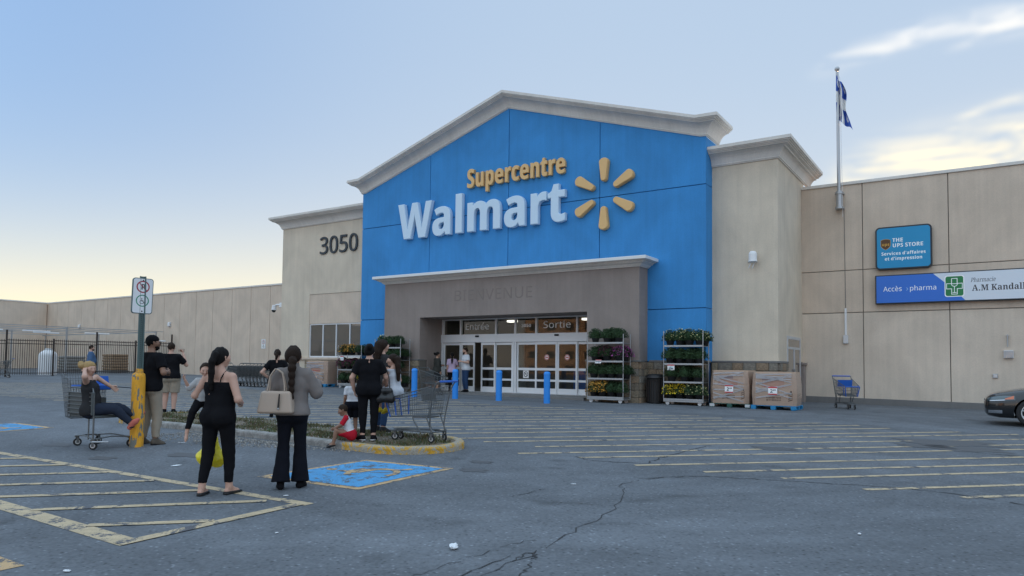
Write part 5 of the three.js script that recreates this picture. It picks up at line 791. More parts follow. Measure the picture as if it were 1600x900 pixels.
const L3 = (a, b, t) => a.map((v, i) => v + (b[i] - v) * t), sub3 = (a, b) => a.map((v, i) => v - b[i]), add3 = (a, b, k = 1) => a.map((v, i) => v + b[i] * k), nrm = (a) => { const l = Math.hypot(...a) || 1; return a.map((v) => v / l); }, crs = (a, b) => [a[1] * b[2] - a[2] * b[1], a[2] * b[0] - a[0] * b[2], a[0] * b[1] - a[1] * b[0]];
const fabric = (r, g, b, o = {}) => new THREE.MeshPhysicalMaterial({ color: lin(r, g, b), roughness: 0.95, specularIntensity: 0.25, ...o });
const SK = { light: std({ color: lin(0.52, 0.31, 0.23), roughness: 0.6 }), mid: std({ color: lin(0.42, 0.24, 0.16), roughness: 0.6 }), brown: std({ color: lin(0.26, 0.14, 0.09), roughness: 0.6 }) };
const CL = { black: fabric(0.008, 0.008, 0.01), navy: fabric(0.008, 0.009, 0.014), jean: fabric(0.03, 0.06, 0.13), slateJean: fabric(0.025, 0.032, 0.05), khaki: fabric(0.32, 0.27, 0.21), grey: fabric(0.19, 0.168, 0.158), white: fabric(0.62, 0.63, 0.66), blue: fabric(0.07, 0.13, 0.24), red: fabric(0.42, 0.015, 0.03), pink: fabric(0.5, 0.38, 0.5), dark: fabric(0.03, 0.03, 0.032), olive: fabric(0.045, 0.045, 0.04) };
const hairM = (r, g, b) => new THREE.MeshPhysicalMaterial({ color: lin(r, g, b), roughness: 0.7, specularIntensity: 0.3 });
const HR = { black: hairM(0.008, 0.007, 0.007), brown: hairM(0.022, 0.013, 0.009), blond: hairM(0.36, 0.24, 0.11), short: hairM(0.03, 0.019, 0.013) };
function handBones(w, dir, nrmP, side, curl = 0.5) {     // wrist, forearm direction, palm normal, +1 for thumb along cross(dir, normal)
  const d = nrm(dir), c = nrm(crs(d, nrmP)).map((v) => v * side), n = nrm(crs(c, d)).map((v) => v * side), o = [], pc = add3(w, d, 0.05);
  for (const s of [-0.022, 0, 0.022]) o.push(B(add3(w, c, s * 0.5), add3(add3(w, d, 0.085), c, s), 0.016, 0.0145, { k: 0.012 }));
  [[-0.03, 0.06, 0.9], [-0.01, 0.072, 1], [0.01, 0.078, 1], [0.03, 0.07, 0.95]].forEach(([s, l]) => { const b0 = add3(add3(w, d, 0.088), c, s), a1 = curl * 0.9, a2 = curl * 2.0, d1 = add3(d.map((v) => v * Math.cos(a1)), n, Math.sin(a1)), d2 = add3(d.map((v) => v * Math.cos(a2)), n, Math.sin(a2)), b1 = add3(b0, d1, l * 0.52), b2 = add3(b1, d2, l * 0.48); o.push(B(b0, b1, 0.0092, 0.0086, { k: 0.004 }), B(b1, b2, 0.0086, 0.0072, { k: 0.004 })); });
  const t0 = add3(add3(w, d, 0.03), c, 0.03), t1 = add3(add3(add3(t0, d, 0.032), c, 0.022), n, 0.014), t2 = add3(add3(t1, d, 0.03), n, 0.012 + 0.02 * curl); o.push(B(t0, t1, 0.0125, 0.0105, { k: 0.01 }), B(t1, t2, 0.0102, 0.0085, { k: 0.004 }));
  return o;
}
function person(o) {
  const s = o.H / 1.75, w = o.w ?? 1, P0 = [0, 0.95, 0], pel = o.pelvis ?? P0, E = new THREE.Euler(...(o.torso ?? [0, 0, 0]), 'YXZ');
  const T = (p) => { const v = V3(p[0], p[1] - 0.95, p[2]).applyEuler(E); return [pel[0] + v.x, pel[1] + v.y, pel[2] + v.z]; }, up = nrm(sub3(T([0, 2, 0]), T([0, 1, 0])));
  const g = thing('person', o.label, o.cat ?? 'person', o.at, rad(o.turn)); g.scale.setScalar(s);
  const cell = o.far ? 0.018 : 0.0125;
  // joints
  const sw = (o.shoulder ?? 0.158) * (0.5 + 0.5 * w), S = [1, -1].map((k) => T([k * sw, 1.395, -0.01])), hip = [1, -1].map((k) => add3(pel, [k * 0.092 * w, -0.02, 0]));
  const arm = [0, 1].map((i) => { const k = i ? -1 : 1, a = (i ? o.armR : o.armL) ?? [[k * (sw + 0.05), 1.13, -0.03], [k * (sw + 0.07), 0.88, 0.05]]; return [S[i], a[0], a[1]]; });
  const leg = [0, 1].map((i) => { const k = i ? -1 : 1, a = (i ? o.legR : o.legL) ?? [[k * 0.1, 0.5, 0.015], [k * 0.105, 0.085, -0.03]]; return [hip[i], a[0], a[1], a[2] ?? [k * 0.2, -0.25, 1]]; });
  const HC = add3(T([0, 1.625, 0.02]), o.headShift ?? [0, 0, 0]), hs = o.headScale ?? 1, HE = new THREE.Euler(...(o.head ?? [0, 0, 0]), 'YXZ'), Hd = (p) => { const v = V3(...p).multiplyScalar(hs).applyEuler(HE); return [HC[0] + v.x, HC[1] + v.y, HC[2] + v.z]; };
  // bones
  const tor = (f = 0) => { const l = []; for (const k of [1, -1]) l.push(B(T([k * 0.074 * w, 0.95, -0.005]), T([k * 0.055 * w, 1.1, 0.005]), 0.1 * w + f, 0.086 * w + f, { k: 0.05 }), B(T([k * 0.055 * w, 1.1, 0.005]), T([k * 0.072 * w, 1.29, 0.0]), 0.086 * w + f, 0.092 * (0.4 + 0.6 * w) + f, { k: 0.05 }), B(T([k * 0.075, 1.29, 0]), T([k * 0.085, 1.37, -0.01]), 0.088 * (0.4 + 0.6 * w) + f, 0.055 + f, { k: 0.05 })); if (o.belly) l.push(B(T([0, 1.08, 0.07]), T([0, 1.15, 0.06]), 0.115 * o.belly + f, 0.1 * o.belly + f, { k: 0.06 })); if (o.bust) for (const k of [1, -1]) l.push(B(T([k * 0.07, 1.27, 0.085]), T([k * 0.07, 1.28, 0.08]), 0.058 * o.bust + f, 0.058 * o.bust + f, { k: 0.04 })); return l; };
  const sho = (f = 0) => [0, 1].flatMap((i) => [B(T([i ? -0.06 : 0.06, 1.395, -0.01]), S[i], 0.058 + f, 0.05 * (0.5 + 0.5 * w) + f, { k: 0.035 }), B(T([0, 1.465, -0.015]), T([i ? -0.1 : 0.1, 1.41, -0.015]), 0.04 + f, 0.036 + f, { k: 0.04 })]);
  const glu = (f = 0) => [1, -1].map((k) => B(add3(pel, [k * 0.075 * w, -0.03, -0.045]), add3(pel, [k * 0.08 * w, -0.05, -0.04]), 0.1 * w + f, 0.1 * w + f, { k: 0.05 }));
  const la = (i, t, f, cutoff = true) => { const [a, b, c] = arm[i], aw = 0.5 + 0.5 * w, l = []; const e1 = t >= 1 ? b : L3(a, b, t); l.push(B(a, e1, 0.05 * aw + f, (0.05 - 0.01 * Math.min(1, t)) * aw + f, cutoff && t < 1 ? { cut: { p: e1, n: nrm(sub3(b, a)) } } : {})); if (t > 1) { const e2 = t >= 2 ? c : L3(b, c, t - 1); l.push(B(b, e2, 0.041 * aw + f, (0.041 - 0.013 * (t - 1)) * aw + f, cutoff && f > 0 ? { cut: { p: e2, n: nrm(sub3(c, b)) } } : {})); } return l; };
  const ll = (i, t, f, flare = 0, cutoff = true) => { const [a, b, c] = leg[i], l = []; const e1 = t >= 1 ? b : L3(a, b, t); l.push(B(a, e1, 0.086 * w + f, (0.086 - 0.028 * Math.min(1, t)) * w + f + (t < 1 ? flare : 0), cutoff && t < 1 ? { cut: { p: e1, n: nrm(sub3(b, a)) } } : { k: 0.03 })); if (t > 1) { const e2 = t >= 2 ? c : L3(b, c, t - 1); l.push(B(b, e2, 0.057 * w + f, (0.057 - 0.019 * (t - 1)) * (0.5 + 0.5 * w) + f + flare, cutoff && f > 0 ? { cut: { p: e2, n: nrm(sub3(c, b)) } } : {})); const back = nrm(crs(crs(sub3(c, b), leg[i][3]), sub3(c, b))); l.push(B(add3(L3(b, c, 0.2), back, 0.018 * 1), add3(L3(b, c, 0.4), back, 0.014), 0.046 * w + f * 0.8, 0.042 * w + f * 0.8, { k: 0.03 })); } return l; };
  const foot = (i, f = 0) => { const [, , c, dr] = leg[i], d = nrm(dr), a = add3(c, [0, 0, 0]), heel = add3(add3(c, d, -0.035), [0, -0.05, 0].map((v, j) => v)), ball = add3(add3(c, d, 0.11), [0, -0.052, 0]), toe = add3(add3(c, d, 0.165), [0, -0.06, 0]); return [B(a, ball, 0.037 + f, 0.03 + f), B(heel, ball, 0.033 + f, 0.034 + f), B(ball, toe, 0.034 + f, 0.022 + f)]; };
  const ground = o.noGround ? [] : [(x, y) => 0.004 - y];
  // skin body: torso, limbs, feet in one field; head and hands on finer grids, merged
  const geos = [mesh3([...tor(-0.004), ...sho(), ...glu(-0.006), B(T([0, 1.42, -0.01]), Hd([0, -0.07, -0.015]), 0.06, 0.05, { k: 0.04 }), ...la(0, 2, 0), ...la(1, 2, 0), ...ll(0, 2, 0), ...ll(1, 2, 0), ...foot(0), ...foot(1)], cell, { clip: ground })];
  const hp = (a, b, ra, rb, x) => B(Hd(a), Hd(b), ra * hs, (rb ?? ra) * hs, x), el = (c, e, x = {}) => B(Hd(c), Hd(c), Math.max(...e) * hs, Math.max(...e) * hs, { e: e.map((v) => v * hs), ...x });
  geos.push(mesh3([el([0, 0.025, -0.012], [0.076, 0.092, 0.094], { k: 0.02 }), hp([0, -0.045, 0.03], [0, -0.07, 0.045], 0.056, 0.042, { k: 0.03 }), hp([0.03, -0.01, 0.05], [-0.03, -0.01, 0.05], 0.042, 0.042, { k: 0.03 }), hp([0, -0.1, -0.02], [0, -0.03, -0.02], 0.05, 0.055, { k: 0.03 }), hp([0, 0.012, 0.088], [0, -0.026, 0.106], 0.011, 0.014, { k: 0.012 }), hp([0.014, -0.03, 0.092], [-0.014, -0.03, 0.092], 0.01, 0.01, { k: 0.008 }), hp([0.02, -0.058, 0.078], [-0.02, -0.058, 0.078], 0.012, 0.012, { k: 0.01 }), hp([0.034, 0.026, 0.078], [-0.034, 0.026, 0.078], 0.014, 0.014, { k: 0.015 }), hp([0.078, 0.01, -0.012], [0.076, -0.025, -0.004], 0.016, 0.011, { k: 0.006 }), hp([-0.078, 0.01, -0.012], [-0.076, -0.025, -0.004], 0.016, 0.011, { k: 0.006 }), hp([0.033, 0.004, 0.101], [0.033, 0.004, 0.101], 0.014, 0.014, { sub: 1 }), hp([-0.033, 0.004, 0.101], [-0.033, 0.004, 0.101], 0.014, 0.014, { sub: 1 })], (o.far ? 0.009 : 0.006) * hs));
  for (const i of [0, 1]) { const [, e, wr] = arm[i], hd = (i ? o.handR : o.handL) ?? {}; geos.push(mesh3([B(L3(e, wr, 0.8), wr, 0.03, 0.026), ...handBones(wr, hd.dir ?? sub3(wr, e), hd.n ?? [i ? 1 : -1, 0, 0.15], i ? 1 : -1, hd.curl ?? 0.45)], o.far ? 0.008 : 0.0055)); }
  part('body', mergeGeometries(geos.map((q) => q.toNonIndexed())), SK[o.skin ?? 'light'], g);
  // eyes and mouth
  part('eyes', [1, -1].map((k) => new THREE.SphereGeometry(0.0095 * hs, 8, 6).translate(...Hd([k * 0.033, 0.004, 0.082]))), M.black, g).userData.kind = 'stuff';
  part('mouth', [cyl(V3(...Hd([-0.02, -0.06, 0.089])), V3(...Hd([0.02, -0.06, 0.089])), 0.0055 * hs, 0.0055 * hs, 6)], std({ color: lin(0.28, 0.09, 0.08), roughness: 0.6 }), g);
  // clothes
  const below = (y) => { const p = T([0, y, 0]); return (x, yy, z) => -((x - p[0]) * up[0] + (yy - p[1]) * up[1] + (z - p[2]) * up[2]); }, above = (y) => { const f = below(y); return (x, yy, z) => -f(x, yy, z); };
  const N = { amp: o.far ? 0.005 : 0.0085, freq: 9, stretch: [1, 0.75, 1] };
  for (const c of o.wear ?? []) {
    const f = c.off ?? 0.016; let m;
    if (c.kind === 'top') { const l = [...tor(f), ...(c.strap ? [] : sho(f * 0.8)), ...(c.hem < 0.95 ? glu(f + (c.strap ? 0 : 0.012)) : [])]; if (c.sleeve) for (const i of [0, 1]) l.push(...la(i, c.sleeve, f + (c.loose ?? 0.004))); m = part(c.name, mesh3(l, cell, { ...N, clip: [below(c.hem ?? 0.88), above(c.neck ?? 1.475)] }), c.m, g);
      if (c.strap) for (const k of [1, -1]) part('strap', tube([[k * 0.075, 1.29, -0.118], [k * 0.085, 1.39, -0.098], [k * 0.09, 1.462, -0.025], [k * 0.085, 1.42, 0.055], [k * 0.075, 1.32, 0.108]].map((p) => T(p)), 0.0075, 16, 6), c.m, m);
      if (c.collar) part('collar', mesh3([B(T([0, 1.45, -0.01]), T([0, 1.53, 0]), 0.075, 0.066)], 0.012, { ...N, clip: [above(1.54)] }), c.m, m);
      if (c.sleeveM) for (const i of [0, 1]) part('sleeve', mesh3([...la(i, c.sleeve, f + 0.009), B(T([i ? -0.1 : 0.1, 1.41, -0.01]), S[i], 0.06 + f, 0.06 + f)], cell, { ...N, clip: [(x, y, z) => 0.07 - Math.abs(x)] }), c.sleeveM, m); }
    if (c.kind === 'bottom') { const l = [...tor(f * 0.7), ...glu(f), B(add3(pel, [0.05 * w, -0.07, -0.01]), add3(pel, [-0.05 * w, -0.07, -0.01]), 0.085 * w + f)]; for (const i of [0, 1]) l.push(...ll(i, c.end, f, c.flare ?? 0)); const cl = [above(c.waist ?? 1.03)]; m = part(c.name, mesh3(l, cell, { ...N, clip: [...cl, ...(o.noGround ? [] : [(x, y) => 0.012 - y])] }), c.m, g); }
    if (c.kind === 'skirt') m = part(c.name, mesh3([...tor(f), ...glu(f + 0.01), ...[0, 1].flatMap((i) => ll(i, c.end, f + 0.02)), B(leg[0][0], leg[1][0], 0.11, 0.11), B(L3(leg[0][0], leg[0][1], c.end), L3(leg[1][0], leg[1][1], c.end), 0.08, 0.08)], cell, { ...N, clip: [above(1.1)] }), c.m, g);
    if (c.kind === 'shoes') for (const i of [0, 1]) { const sh = part(c.name, mesh3(foot(i, 0.009).concat(c.high ? [B(leg[i][2], add3(leg[i][2], [0, 0.02, 0]), 0.044, 0.044)] : []), 0.0095, { clip: [...ground, ...(c.low ? [(x, y) => y - (leg[i][2][1] - c.low)] : [])] }), c.m, g); if (c.sole) { const [, , q, dr] = leg[i], d = nrm(dr); part('sole', mesh3([B(add3(add3(q, d, -0.035), [0, -0.072, 0]), add3(add3(q, d, 0.155), [0, -0.072, 0]), 0.042, 0.036)], 0.01, { clip: [(x, y) => y - (q[1] - 0.058), (x, y) => q[1] - 0.085 - y] }), c.sole, sh); } }
  }
  // hair
  const h = o.hair ?? {}; const hm = HR[h.m ?? 'brown'], hk = (p) => { const v = V3(p[0] - HC[0], p[1] - HC[1], p[2] - HC[2]).applyQuaternion(new THREE.Quaternion().setFromEuler(HE).invert()).divideScalar(hs); return [v.x, v.y, v.z]; };
  const hb = [el([0, 0.03, -0.016], [0.084, 0.1, 0.103])]; const vol = h.vol ?? 0; if (vol) hb.push(el([0, 0.0, -0.05], [0.085 + vol, 0.1 + vol, 0.075 + vol]));
  const line = h.short ? 0.0 : 0.016; part('hair', mesh3(hb, (o.far ? 0.01 : 0.007) * hs, { amp: 0.008, freq: 24, stretch: [1, 0.22, 1], clip: [(x, y, z) => { const q = hk([x, y, z]); return (q[2] * 0.75 - q[1] * 0.66 - line) * hs; }, (x, y, z) => { const q = hk([x, y, z]); return (-q[1] - (h.short ? 0.055 : 0.1)) * hs; }] }), hm, g);
  for (const [nm, pts0, r0, r1, kn] of h.tails ?? []) { const l = []; const pts = kn ? Array.from({ length: 49 }, (_, i) => { const t = i / 48 * (pts0.length - 1), q = Math.min(pts0.length - 2, Math.floor(t)); return L3(pts0[q], pts0[q + 1], t - q); }) : pts0; for (let i = 0; i + 1 < pts.length; i++) { const t0 = i / (pts.length - 1), t1 = (i + 1) / (pts.length - 1); const r = (t) => (r0 + (r1 - r0) * t) * (kn ? 0.6 + 0.65 * Math.abs(Math.sin(t * kn)) : 1); l.push(B(pts[i], pts[i + 1], r(t0), r(t1), { k: kn ? 0.006 : 0.02 })); } part(nm, mesh3(l, 0.007, { amp: 0.009, freq: 26, stretch: [1, 0.2, 1] }), hm, g); }
  if (h.beard) part('beard', mesh3([hp([0, -0.055, 0.035], [0, -0.078, 0.05], 0.058, 0.046, { k: 0.03 })], 0.006, { amp: 0.003, freq: 40, clip: [(x, y, z) => { const q = hk([x, y, z]); return q[1] + 0.035 - Math.max(0, 0.05 - q[2]) * 0.5; }] }), hm, g);
  if (h.cap) { const c = part('cap', mesh3([el([0, 0.045, -0.012], [0.09, 0.085, 0.108])], 0.007, { clip: [(x, y, z) => 0.03 - hk([x, y, z])[1]] }), CL.black, g); part('cap_brim', mesh3([hp([0.035, 0.036, 0.1], [0.03, 0.03, 0.15], 0.03, 0.03), hp([-0.035, 0.036, 0.1], [-0.03, 0.03, 0.15], 0.03, 0.03)], 0.006, { clip: [(x, y, z) => Math.abs(hk([x, y, z])[1] - 0.034) - 0.007] }), h.cap, c); }
  if (h.glasses) part('glasses', [new THREE.TorusGeometry(0.02, 0.003, 5, 14), new THREE.TorusGeometry(0.02, 0.003, 5, 14)].map((q, i) => q.applyMatrix4(new THREE.Matrix4().compose(V3(...Hd([i ? -0.033 : 0.033, 0.002, 0.104])), new THREE.Quaternion().setFromEuler(HE), V3(1, 1, 1)))).concat([cyl(V3(...Hd([0.055, 0.005, 0.1])), V3(...Hd([0.08, 0.01, 0])), 0.0025), cyl(V3(...Hd([-0.055, 0.005, 0.1])), V3(...Hd([-0.08, 0.01, 0])), 0.0025)]), M.black, g);
  if (h.clip) part('hair_clip', new THREE.CapsuleGeometry(0.01, 0.03, 3, 8).rotateZ(0.5).translate(...h.clip), M.white, g);
  g.userData.T = undefined; delete g.userData.T; return { g, T, Hd, arm, s };
}
const tee = (m, sleeve = 0.62, o = {}) => ({ kind: 'top', name: 'shirt', m, sleeve, hem: 0.86, off: 0.014, loose: 0.008, ...o });
const pants = (m, o = {}) => ({ kind: 'bottom', name: 'trousers', m, end: 1.93, off: 0.014, ...o });
const shorts = (m, o = {}) => ({ kind: 'bottom', name: 'shorts', m, end: 0.88, off: 0.03, flare: 0.012, ...o });
const shoe = (m, o = {}) => ({ kind: 'shoes', name: 'shoe', m, ...o });
const wpos = (p, x, y, z) => p.g.localToWorld(V3(x, y, z));
M.shoeWhite = std({ color: lin(0.6, 0.6, 0.6), roughness: 0.6 }); M.leatherTaupe = std({ color: lin(0.42, 0.33, 0.26), roughness: 0.5 }); M.leatherBlack = std({ color: lin(0.012, 0.012, 0.013), roughness: 0.35 });

// the woman in a black camisole, a toddler on her left arm
const mum1 = person({ label: 'woman in black camisole and leggings holding a toddler, back to us', at: onLot(-7.27, -4.99), turn: 200, H: 1.66, w: 1.1, skin: 'light', head: [0.08, -0.35, 0],
  armL: [[0.3, 1.17, -0.05], [0.2, 1.12, 0.2]], handL: { curl: 0.7, n: [-0.7, 0.5, -0.4] }, armR: [[-0.28, 1.13, -0.04], [-0.16, 1.08, 0.2]], handR: { curl: 0.7 }, legL: [[0.12, 0.5, -0.02], [0.13, 0.085, -0.11], [0.25, -0.1, 1]], legR: [[-0.1, 0.5, 0.06], [-0.12, 0.085, 0.06], [-0.25, -0.1, 1]],
  wear: [{ kind: 'top', name: 'camisole', m: CL.black, strap: 1, hem: 0.84, neck: 1.335, off: 0.013 }, pants(CL.black, { name: 'leggings', end: 1.86, off: 0.007 }), shoe(M.leatherBlack, { name: 'slide', low: 0.045, sole: M.leatherBlack })],
  hair: { m: 'black', vol: 0.006, tails: [['ponytail', [[0.0, 1.66, -0.1], [0.01, 1.58, -0.15], [0.02, 1.46, -0.14], [0.03, 1.33, -0.13], [0.03, 1.25, -0.12]], 0.045, 0.022]] } });
{ const p = wpos(mum1, 0.22, 1.12, 0.04); const s = 0.84 / 1.75;
  person({ label: 'toddler in grey top and black leggings held on a woman\'s arm', cat: 'toddler', at: [p.x, p.y - 0.95 * s, p.z], turn: 200 + 208, H: 0.84, w: 1.25, noGround: true, headScale: 1.5, headShift: [0, 0.02, 0.02], head: [0.1, 0.1, 0.1], torso: [0.12, 0, 0],
    armL: [[0.3, 1.2, 0.1], [0.22, 1.12, 0.28]], armR: [[-0.36, 1.22, 0.08], [-0.44, 1.42, 0.2]], legL: [[0.36, 0.82, 0.16], [0.5, 0.5, 0.06], [0.3, -0.4, 1]], legR: [[-0.26, 0.66, 0.16], [-0.36, 0.2, 0.2], [-0.1, -1.2, 0.5]],
    wear: [{ kind: 'top', name: 'shirt', m: fabric(0.4, 0.4, 0.4), sleeve: 1.3, hem: 0.92, off: 0.02 }, pants(CL.black, { name: 'leggings', end: 1.85, off: 0.014 })], hair: { m: 'short', short: 1 } }); }
{ const p = wpos(mum1, 0.24, 0.62, 0.2); const g = mesh3([B([0, 0, 0], [0, -0.16, 0], 0.07, 0.12), B([-0.06, -0.2, 0.02], [0.07, -0.22, 0], 0.1, 0.1), B([0.0, 0.1, 0], [0, 0.36, 0], 0.02, 0.012, { k: 0.05 })], 0.012, { amp: 0.014, freq: 12 }); const b = solo('plastic_bag', g, new THREE.MeshPhysicalMaterial({ color: lin(0.78, 0.66, 0.02), roughness: 0.35 }), 'bright yellow plastic bag hanging from the hand of the woman holding a toddler', 'bag'); b.position.copy(p); b.rotation.y = 0.6; }
// the woman in a grey sweater with a braid, tote bag and flared trousers
const mum2 = person({ label: 'woman in grey sweater and black flared trousers with long braid', at: onLot(-6.9, -5.72), turn: 222, H: 1.69, w: 1.0, skin: 'mid', head: [0.05, -0.3, 0], armL: [[0.27, 1.16, 0.0], [0.2, 1.2, 0.24]], armR: [[-0.28, 1.17, 0.02], [-0.24, 1.3, 0.27]], handR: { curl: 0.8 }, legL: [[0.1, 0.5, 0.0], [0.115, 0.085, -0.06], [0.2, -0.1, 1]], legR: [[-0.09, 0.5, 0.04], [-0.1, 0.085, 0.05], [-0.2, -0.1, 1]],
  wear: [{ kind: 'top', name: 'sweater', m: CL.grey, sleeve: 1.95, hem: 0.9, off: 0.022, loose: 0.012, collar: 1, neck: 1.5 }, { kind: 'bottom', name: 'flared_trousers', m: CL.navy, end: 1.99, off: 0.01, flare: 0.062 }, shoe(CL.black)],
  hair: { m: 'brown', vol: 0.012, tails: [['braid', [[0, 1.6, -0.11], [0.0, 1.52, -0.16], [0, 1.43, -0.165], [0, 1.34, -0.16], [0, 1.25, -0.155], [0, 1.16, -0.15], [0, 1.08, -0.15], [0.0, 0.98, -0.15]], 0.042, 0.02, 22]] } });
{ const p = wpos(mum2, 0.17, 1.02, -0.14); const b = thing('tote_bag', 'taupe leather tote bag on the shoulder of the woman with braid', 'bag', [p.x, p.y + 0.04, p.z], rad(222 - 8));
  const g = new RoundedBoxGeometry(0.38, 0.26, 0.16, 4, 0.03), q = g.attributes.position; for (let i = 0; i < q.count; i++) { const k = 1 - 0.12 * (q.getY(i) / 0.14); q.setX(i, q.getX(i) * k); q.setZ(i, q.getZ(i) * (1 - 0.25 * (q.getY(i) / 0.14))); } g.computeVertexNormals(); part('pouch', g.translate(0, 0.0, 0), M.leatherTaupe, b);
  for (const z of [-0.045, 0.045]) part('handle', tube([[-0.1, 0.13, z], [-0.09, 0.22, z * 0.6], [-0.06, 0.34, z * 0.3 - 0.0], [0.02, 0.39, z * 0.2], [0.08, 0.3, z * 0.4], [0.1, 0.13, z]], 0.008, 30, 6), M.leatherTaupe, b); part('tassel', cyl(V3(-0.06, 0.1, -0.1), V3(-0.05, -0.06, -0.105), 0.008, 0.012), M.leatherBlack, b); part('clasp', new THREE.SphereGeometry(0.014, 10, 8).translate(-0.05, -0.07, -0.105), M.galv, b); }
// the tall man in a cap beside the post
const cap = person({ label: 'tall man in black cap, black tee and khaki trousers beside yellow post', at: onLot(-11.97, -6.88), turn: 190, H: 1.87, w: 1.05, skin: 'brown', head: [0, -0.45, 0], shoulder: 0.178, armL: [[0.28, 1.16, 0.05], [0.08, 1.14, 0.25]], armR: [[-0.3, 1.15, -0.02], [-0.12, 1.16, 0.22]], handR: { curl: 0.6 }, legL: [[0.11, 0.5, 0.03], [0.12, 0.085, -0.02]], legR: [[-0.1, 0.5, 0.05], [-0.14, 0.085, 0.0]],
  wear: [tee(CL.black, 0.7, { off: 0.02, hem: 0.85 }), pants(CL.khaki, { off: 0.018 }), shoe(fabric(0.12, 0.1, 0.08), { sole: M.black })], hair: { m: 'black', short: 1, cap: M.white, glasses: 1, beard: 1 } });
{ const p = wpos(cap, -0.06, 0.9, -0.155); const c = solo('pocket_card', rbox(0.09, 0.06, 0.012, 0.004), std({ color: lin(0.55, 0.2, 0.08), roughness: 0.6 }), 'orange card in the back pocket of the man in cap', 'card'); c.position.copy(p); c.rotation.set(0.05, rad(190), 0.2); }
// the man in shorts filming with a phone
const film = person({ label: 'man in black tee and beige shorts holding a phone to film', at: onLot(-17.22, -10.4), turn: 222, H: 1.8, w: 1.22, skin: 'light', armR: [[-0.33, 1.2, 0.12], [-0.2, 1.47, 0.3]], handR: { curl: 0.7, n: [0.6, 0, -0.5] }, armL: [[0.3, 1.18, 0.1], [0.1, 1.4, 0.3]], handL: { curl: 0.7 }, wear: [tee(CL.black, 0.75, { off: 0.02 }), shorts(CL.khaki, { end: 0.95 }), shoe(CL.black, { high: 1 })], hair: { m: 'short', short: 1 } });
{ const p = wpos(film, -0.13, 1.57, 0.38); const c = solo('phone', rbox(0.16, 0.078, 0.009, 0.004), M.leatherTaupe, 'phone held up by the man in beige shorts', 'phone'); c.position.copy(p); c.rotation.y = rad(222); }
// the man in a blue sweater by the fence
person({ label: 'man in blue sweater standing by the garden centre fence', at: onLot(-33.4, -16.4), turn: 160, H: 1.76, w: 1.3, far: 1, belly: 1.1, skin: 'light', wear: [{ kind: 'top', name: 'sweater', m: CL.blue, sleeve: 1.95, hem: 0.86, off: 0.03 }, pants(CL.dark), shoe(CL.black)], hair: { m: 'short', beard: 1 } });
// the blonde woman on the bench of the cart
person({ label: 'blonde woman sitting on the bench cart with legs stretched out', at: onLot(-12.1, -5.99), turn: 150, H: 1.66, w: 1.15, noGround: true, skin: 'light', pelvis: [0, 0.7, 0], torso: [-0.12, -0.15, 0], head: [0.1, -0.9, 0.05], legL: [[0.1, 0.7, 0.38], [0.06, 0.54, 0.68], [0.1, 0.8, 0.6]], legR: [[-0.12, 0.68, 0.34], [-0.14, 0.44, 0.6], [-0.3, 0.7, 0.6]], armL: [[0.34, 1.22, 0.02], [0.3, 1.06, 0.25]], armR: [[-0.38, 1.24, -0.1], [-0.14, 1.33, -0.12]], handR: { curl: 0.6, dir: [0.8, 0.5, 0] }, wear: [{ kind: 'top', name: 'tank_top', m: CL.dark, sleeve: 0, hem: 0.84, neck: 1.43, off: 0.016 }, pants(CL.slateJean, { off: 0.012 }), shoe(fabric(0.55, 0.16, 0.12), { name: 'orange_shoe', sole: M.black })], hair: { m: 'blond', vol: 0.012, tails: [['bun', [[0.0, 1.42, -0.18], [0.02, 1.45, -0.19]], 0.055, 0.05]] } });
// women and children on the island
person({ label: 'woman in black tee with hands on hips and clipped hair', at: onLot(-14.55, -11.55), turn: 226, H: 1.66, w: 1.12, skin: 'light', armL: [[0.36, 1.15, -0.1], [0.2, 1.0, 0.02]], armR: [[-0.36, 1.15, -0.1], [-0.2, 1.0, 0.02]], wear: [tee(CL.black), pants(CL.black), shoe(CL.black)], hair: { m: 'brown', clip: [0.03, 1.66, -0.125], tails: [['ponytail', [[0, 1.65, -0.12], [0, 1.58, -0.16], [0.01, 1.5, -0.15]], 0.045, 0.03]] } });
const tall = person({ label: 'long-haired woman facing the girl on the cart', at: onLot(-9.55, -10.0, 0.118), turn: 165, H: 1.74, w: 1.0, skin: 'light', head: [0.1, 0, 0], wear: [tee(CL.dark), pants(CL.jean), shoe(CL.dark)], hair: { m: 'brown', vol: 0.02, tails: [['long_hair', [[0.0, 1.64, -0.07], [0, 1.52, -0.11], [0, 1.4, -0.12], [0.01, 1.28, -0.12]], 0.1, 0.06]] } });
const mum3 = person({ label: 'woman in black tee and leggings standing on the kerb', at: onLot(-8.76, -8.86, 0.13), turn: 222, H: 1.63, w: 1.18, skin: 'light', head: [0.12, -0.25, 0], armL: [[0.31, 1.13, 0.0], [0.27, 0.9, 0.1]], armR: [[-0.3, 1.14, 0.04], [-0.3, 0.98, 0.24]], legL: [[0.1, 0.5, 0.0], [0.1, 0.085, -0.03], [0.6, -0.1, 0.8]], legR: [[-0.1, 0.5, 0.0], [-0.09, 0.085, -0.03], [-0.2, -0.1, 1]], wear: [tee(CL.black, 0.7, { off: 0.016, hem: 0.82 }), pants(CL.black, { name: 'leggings', off: 0.007, end: 1.9 }), shoe(CL.black, { sole: M.shoeWhite })], hair: { m: 'black', vol: 0.01, clip: [0.0, 1.68, -0.13], tails: [['bun', [[0, 1.68, -0.12], [0.01, 1.7, -0.13]], 0.05, 0.05]] } });
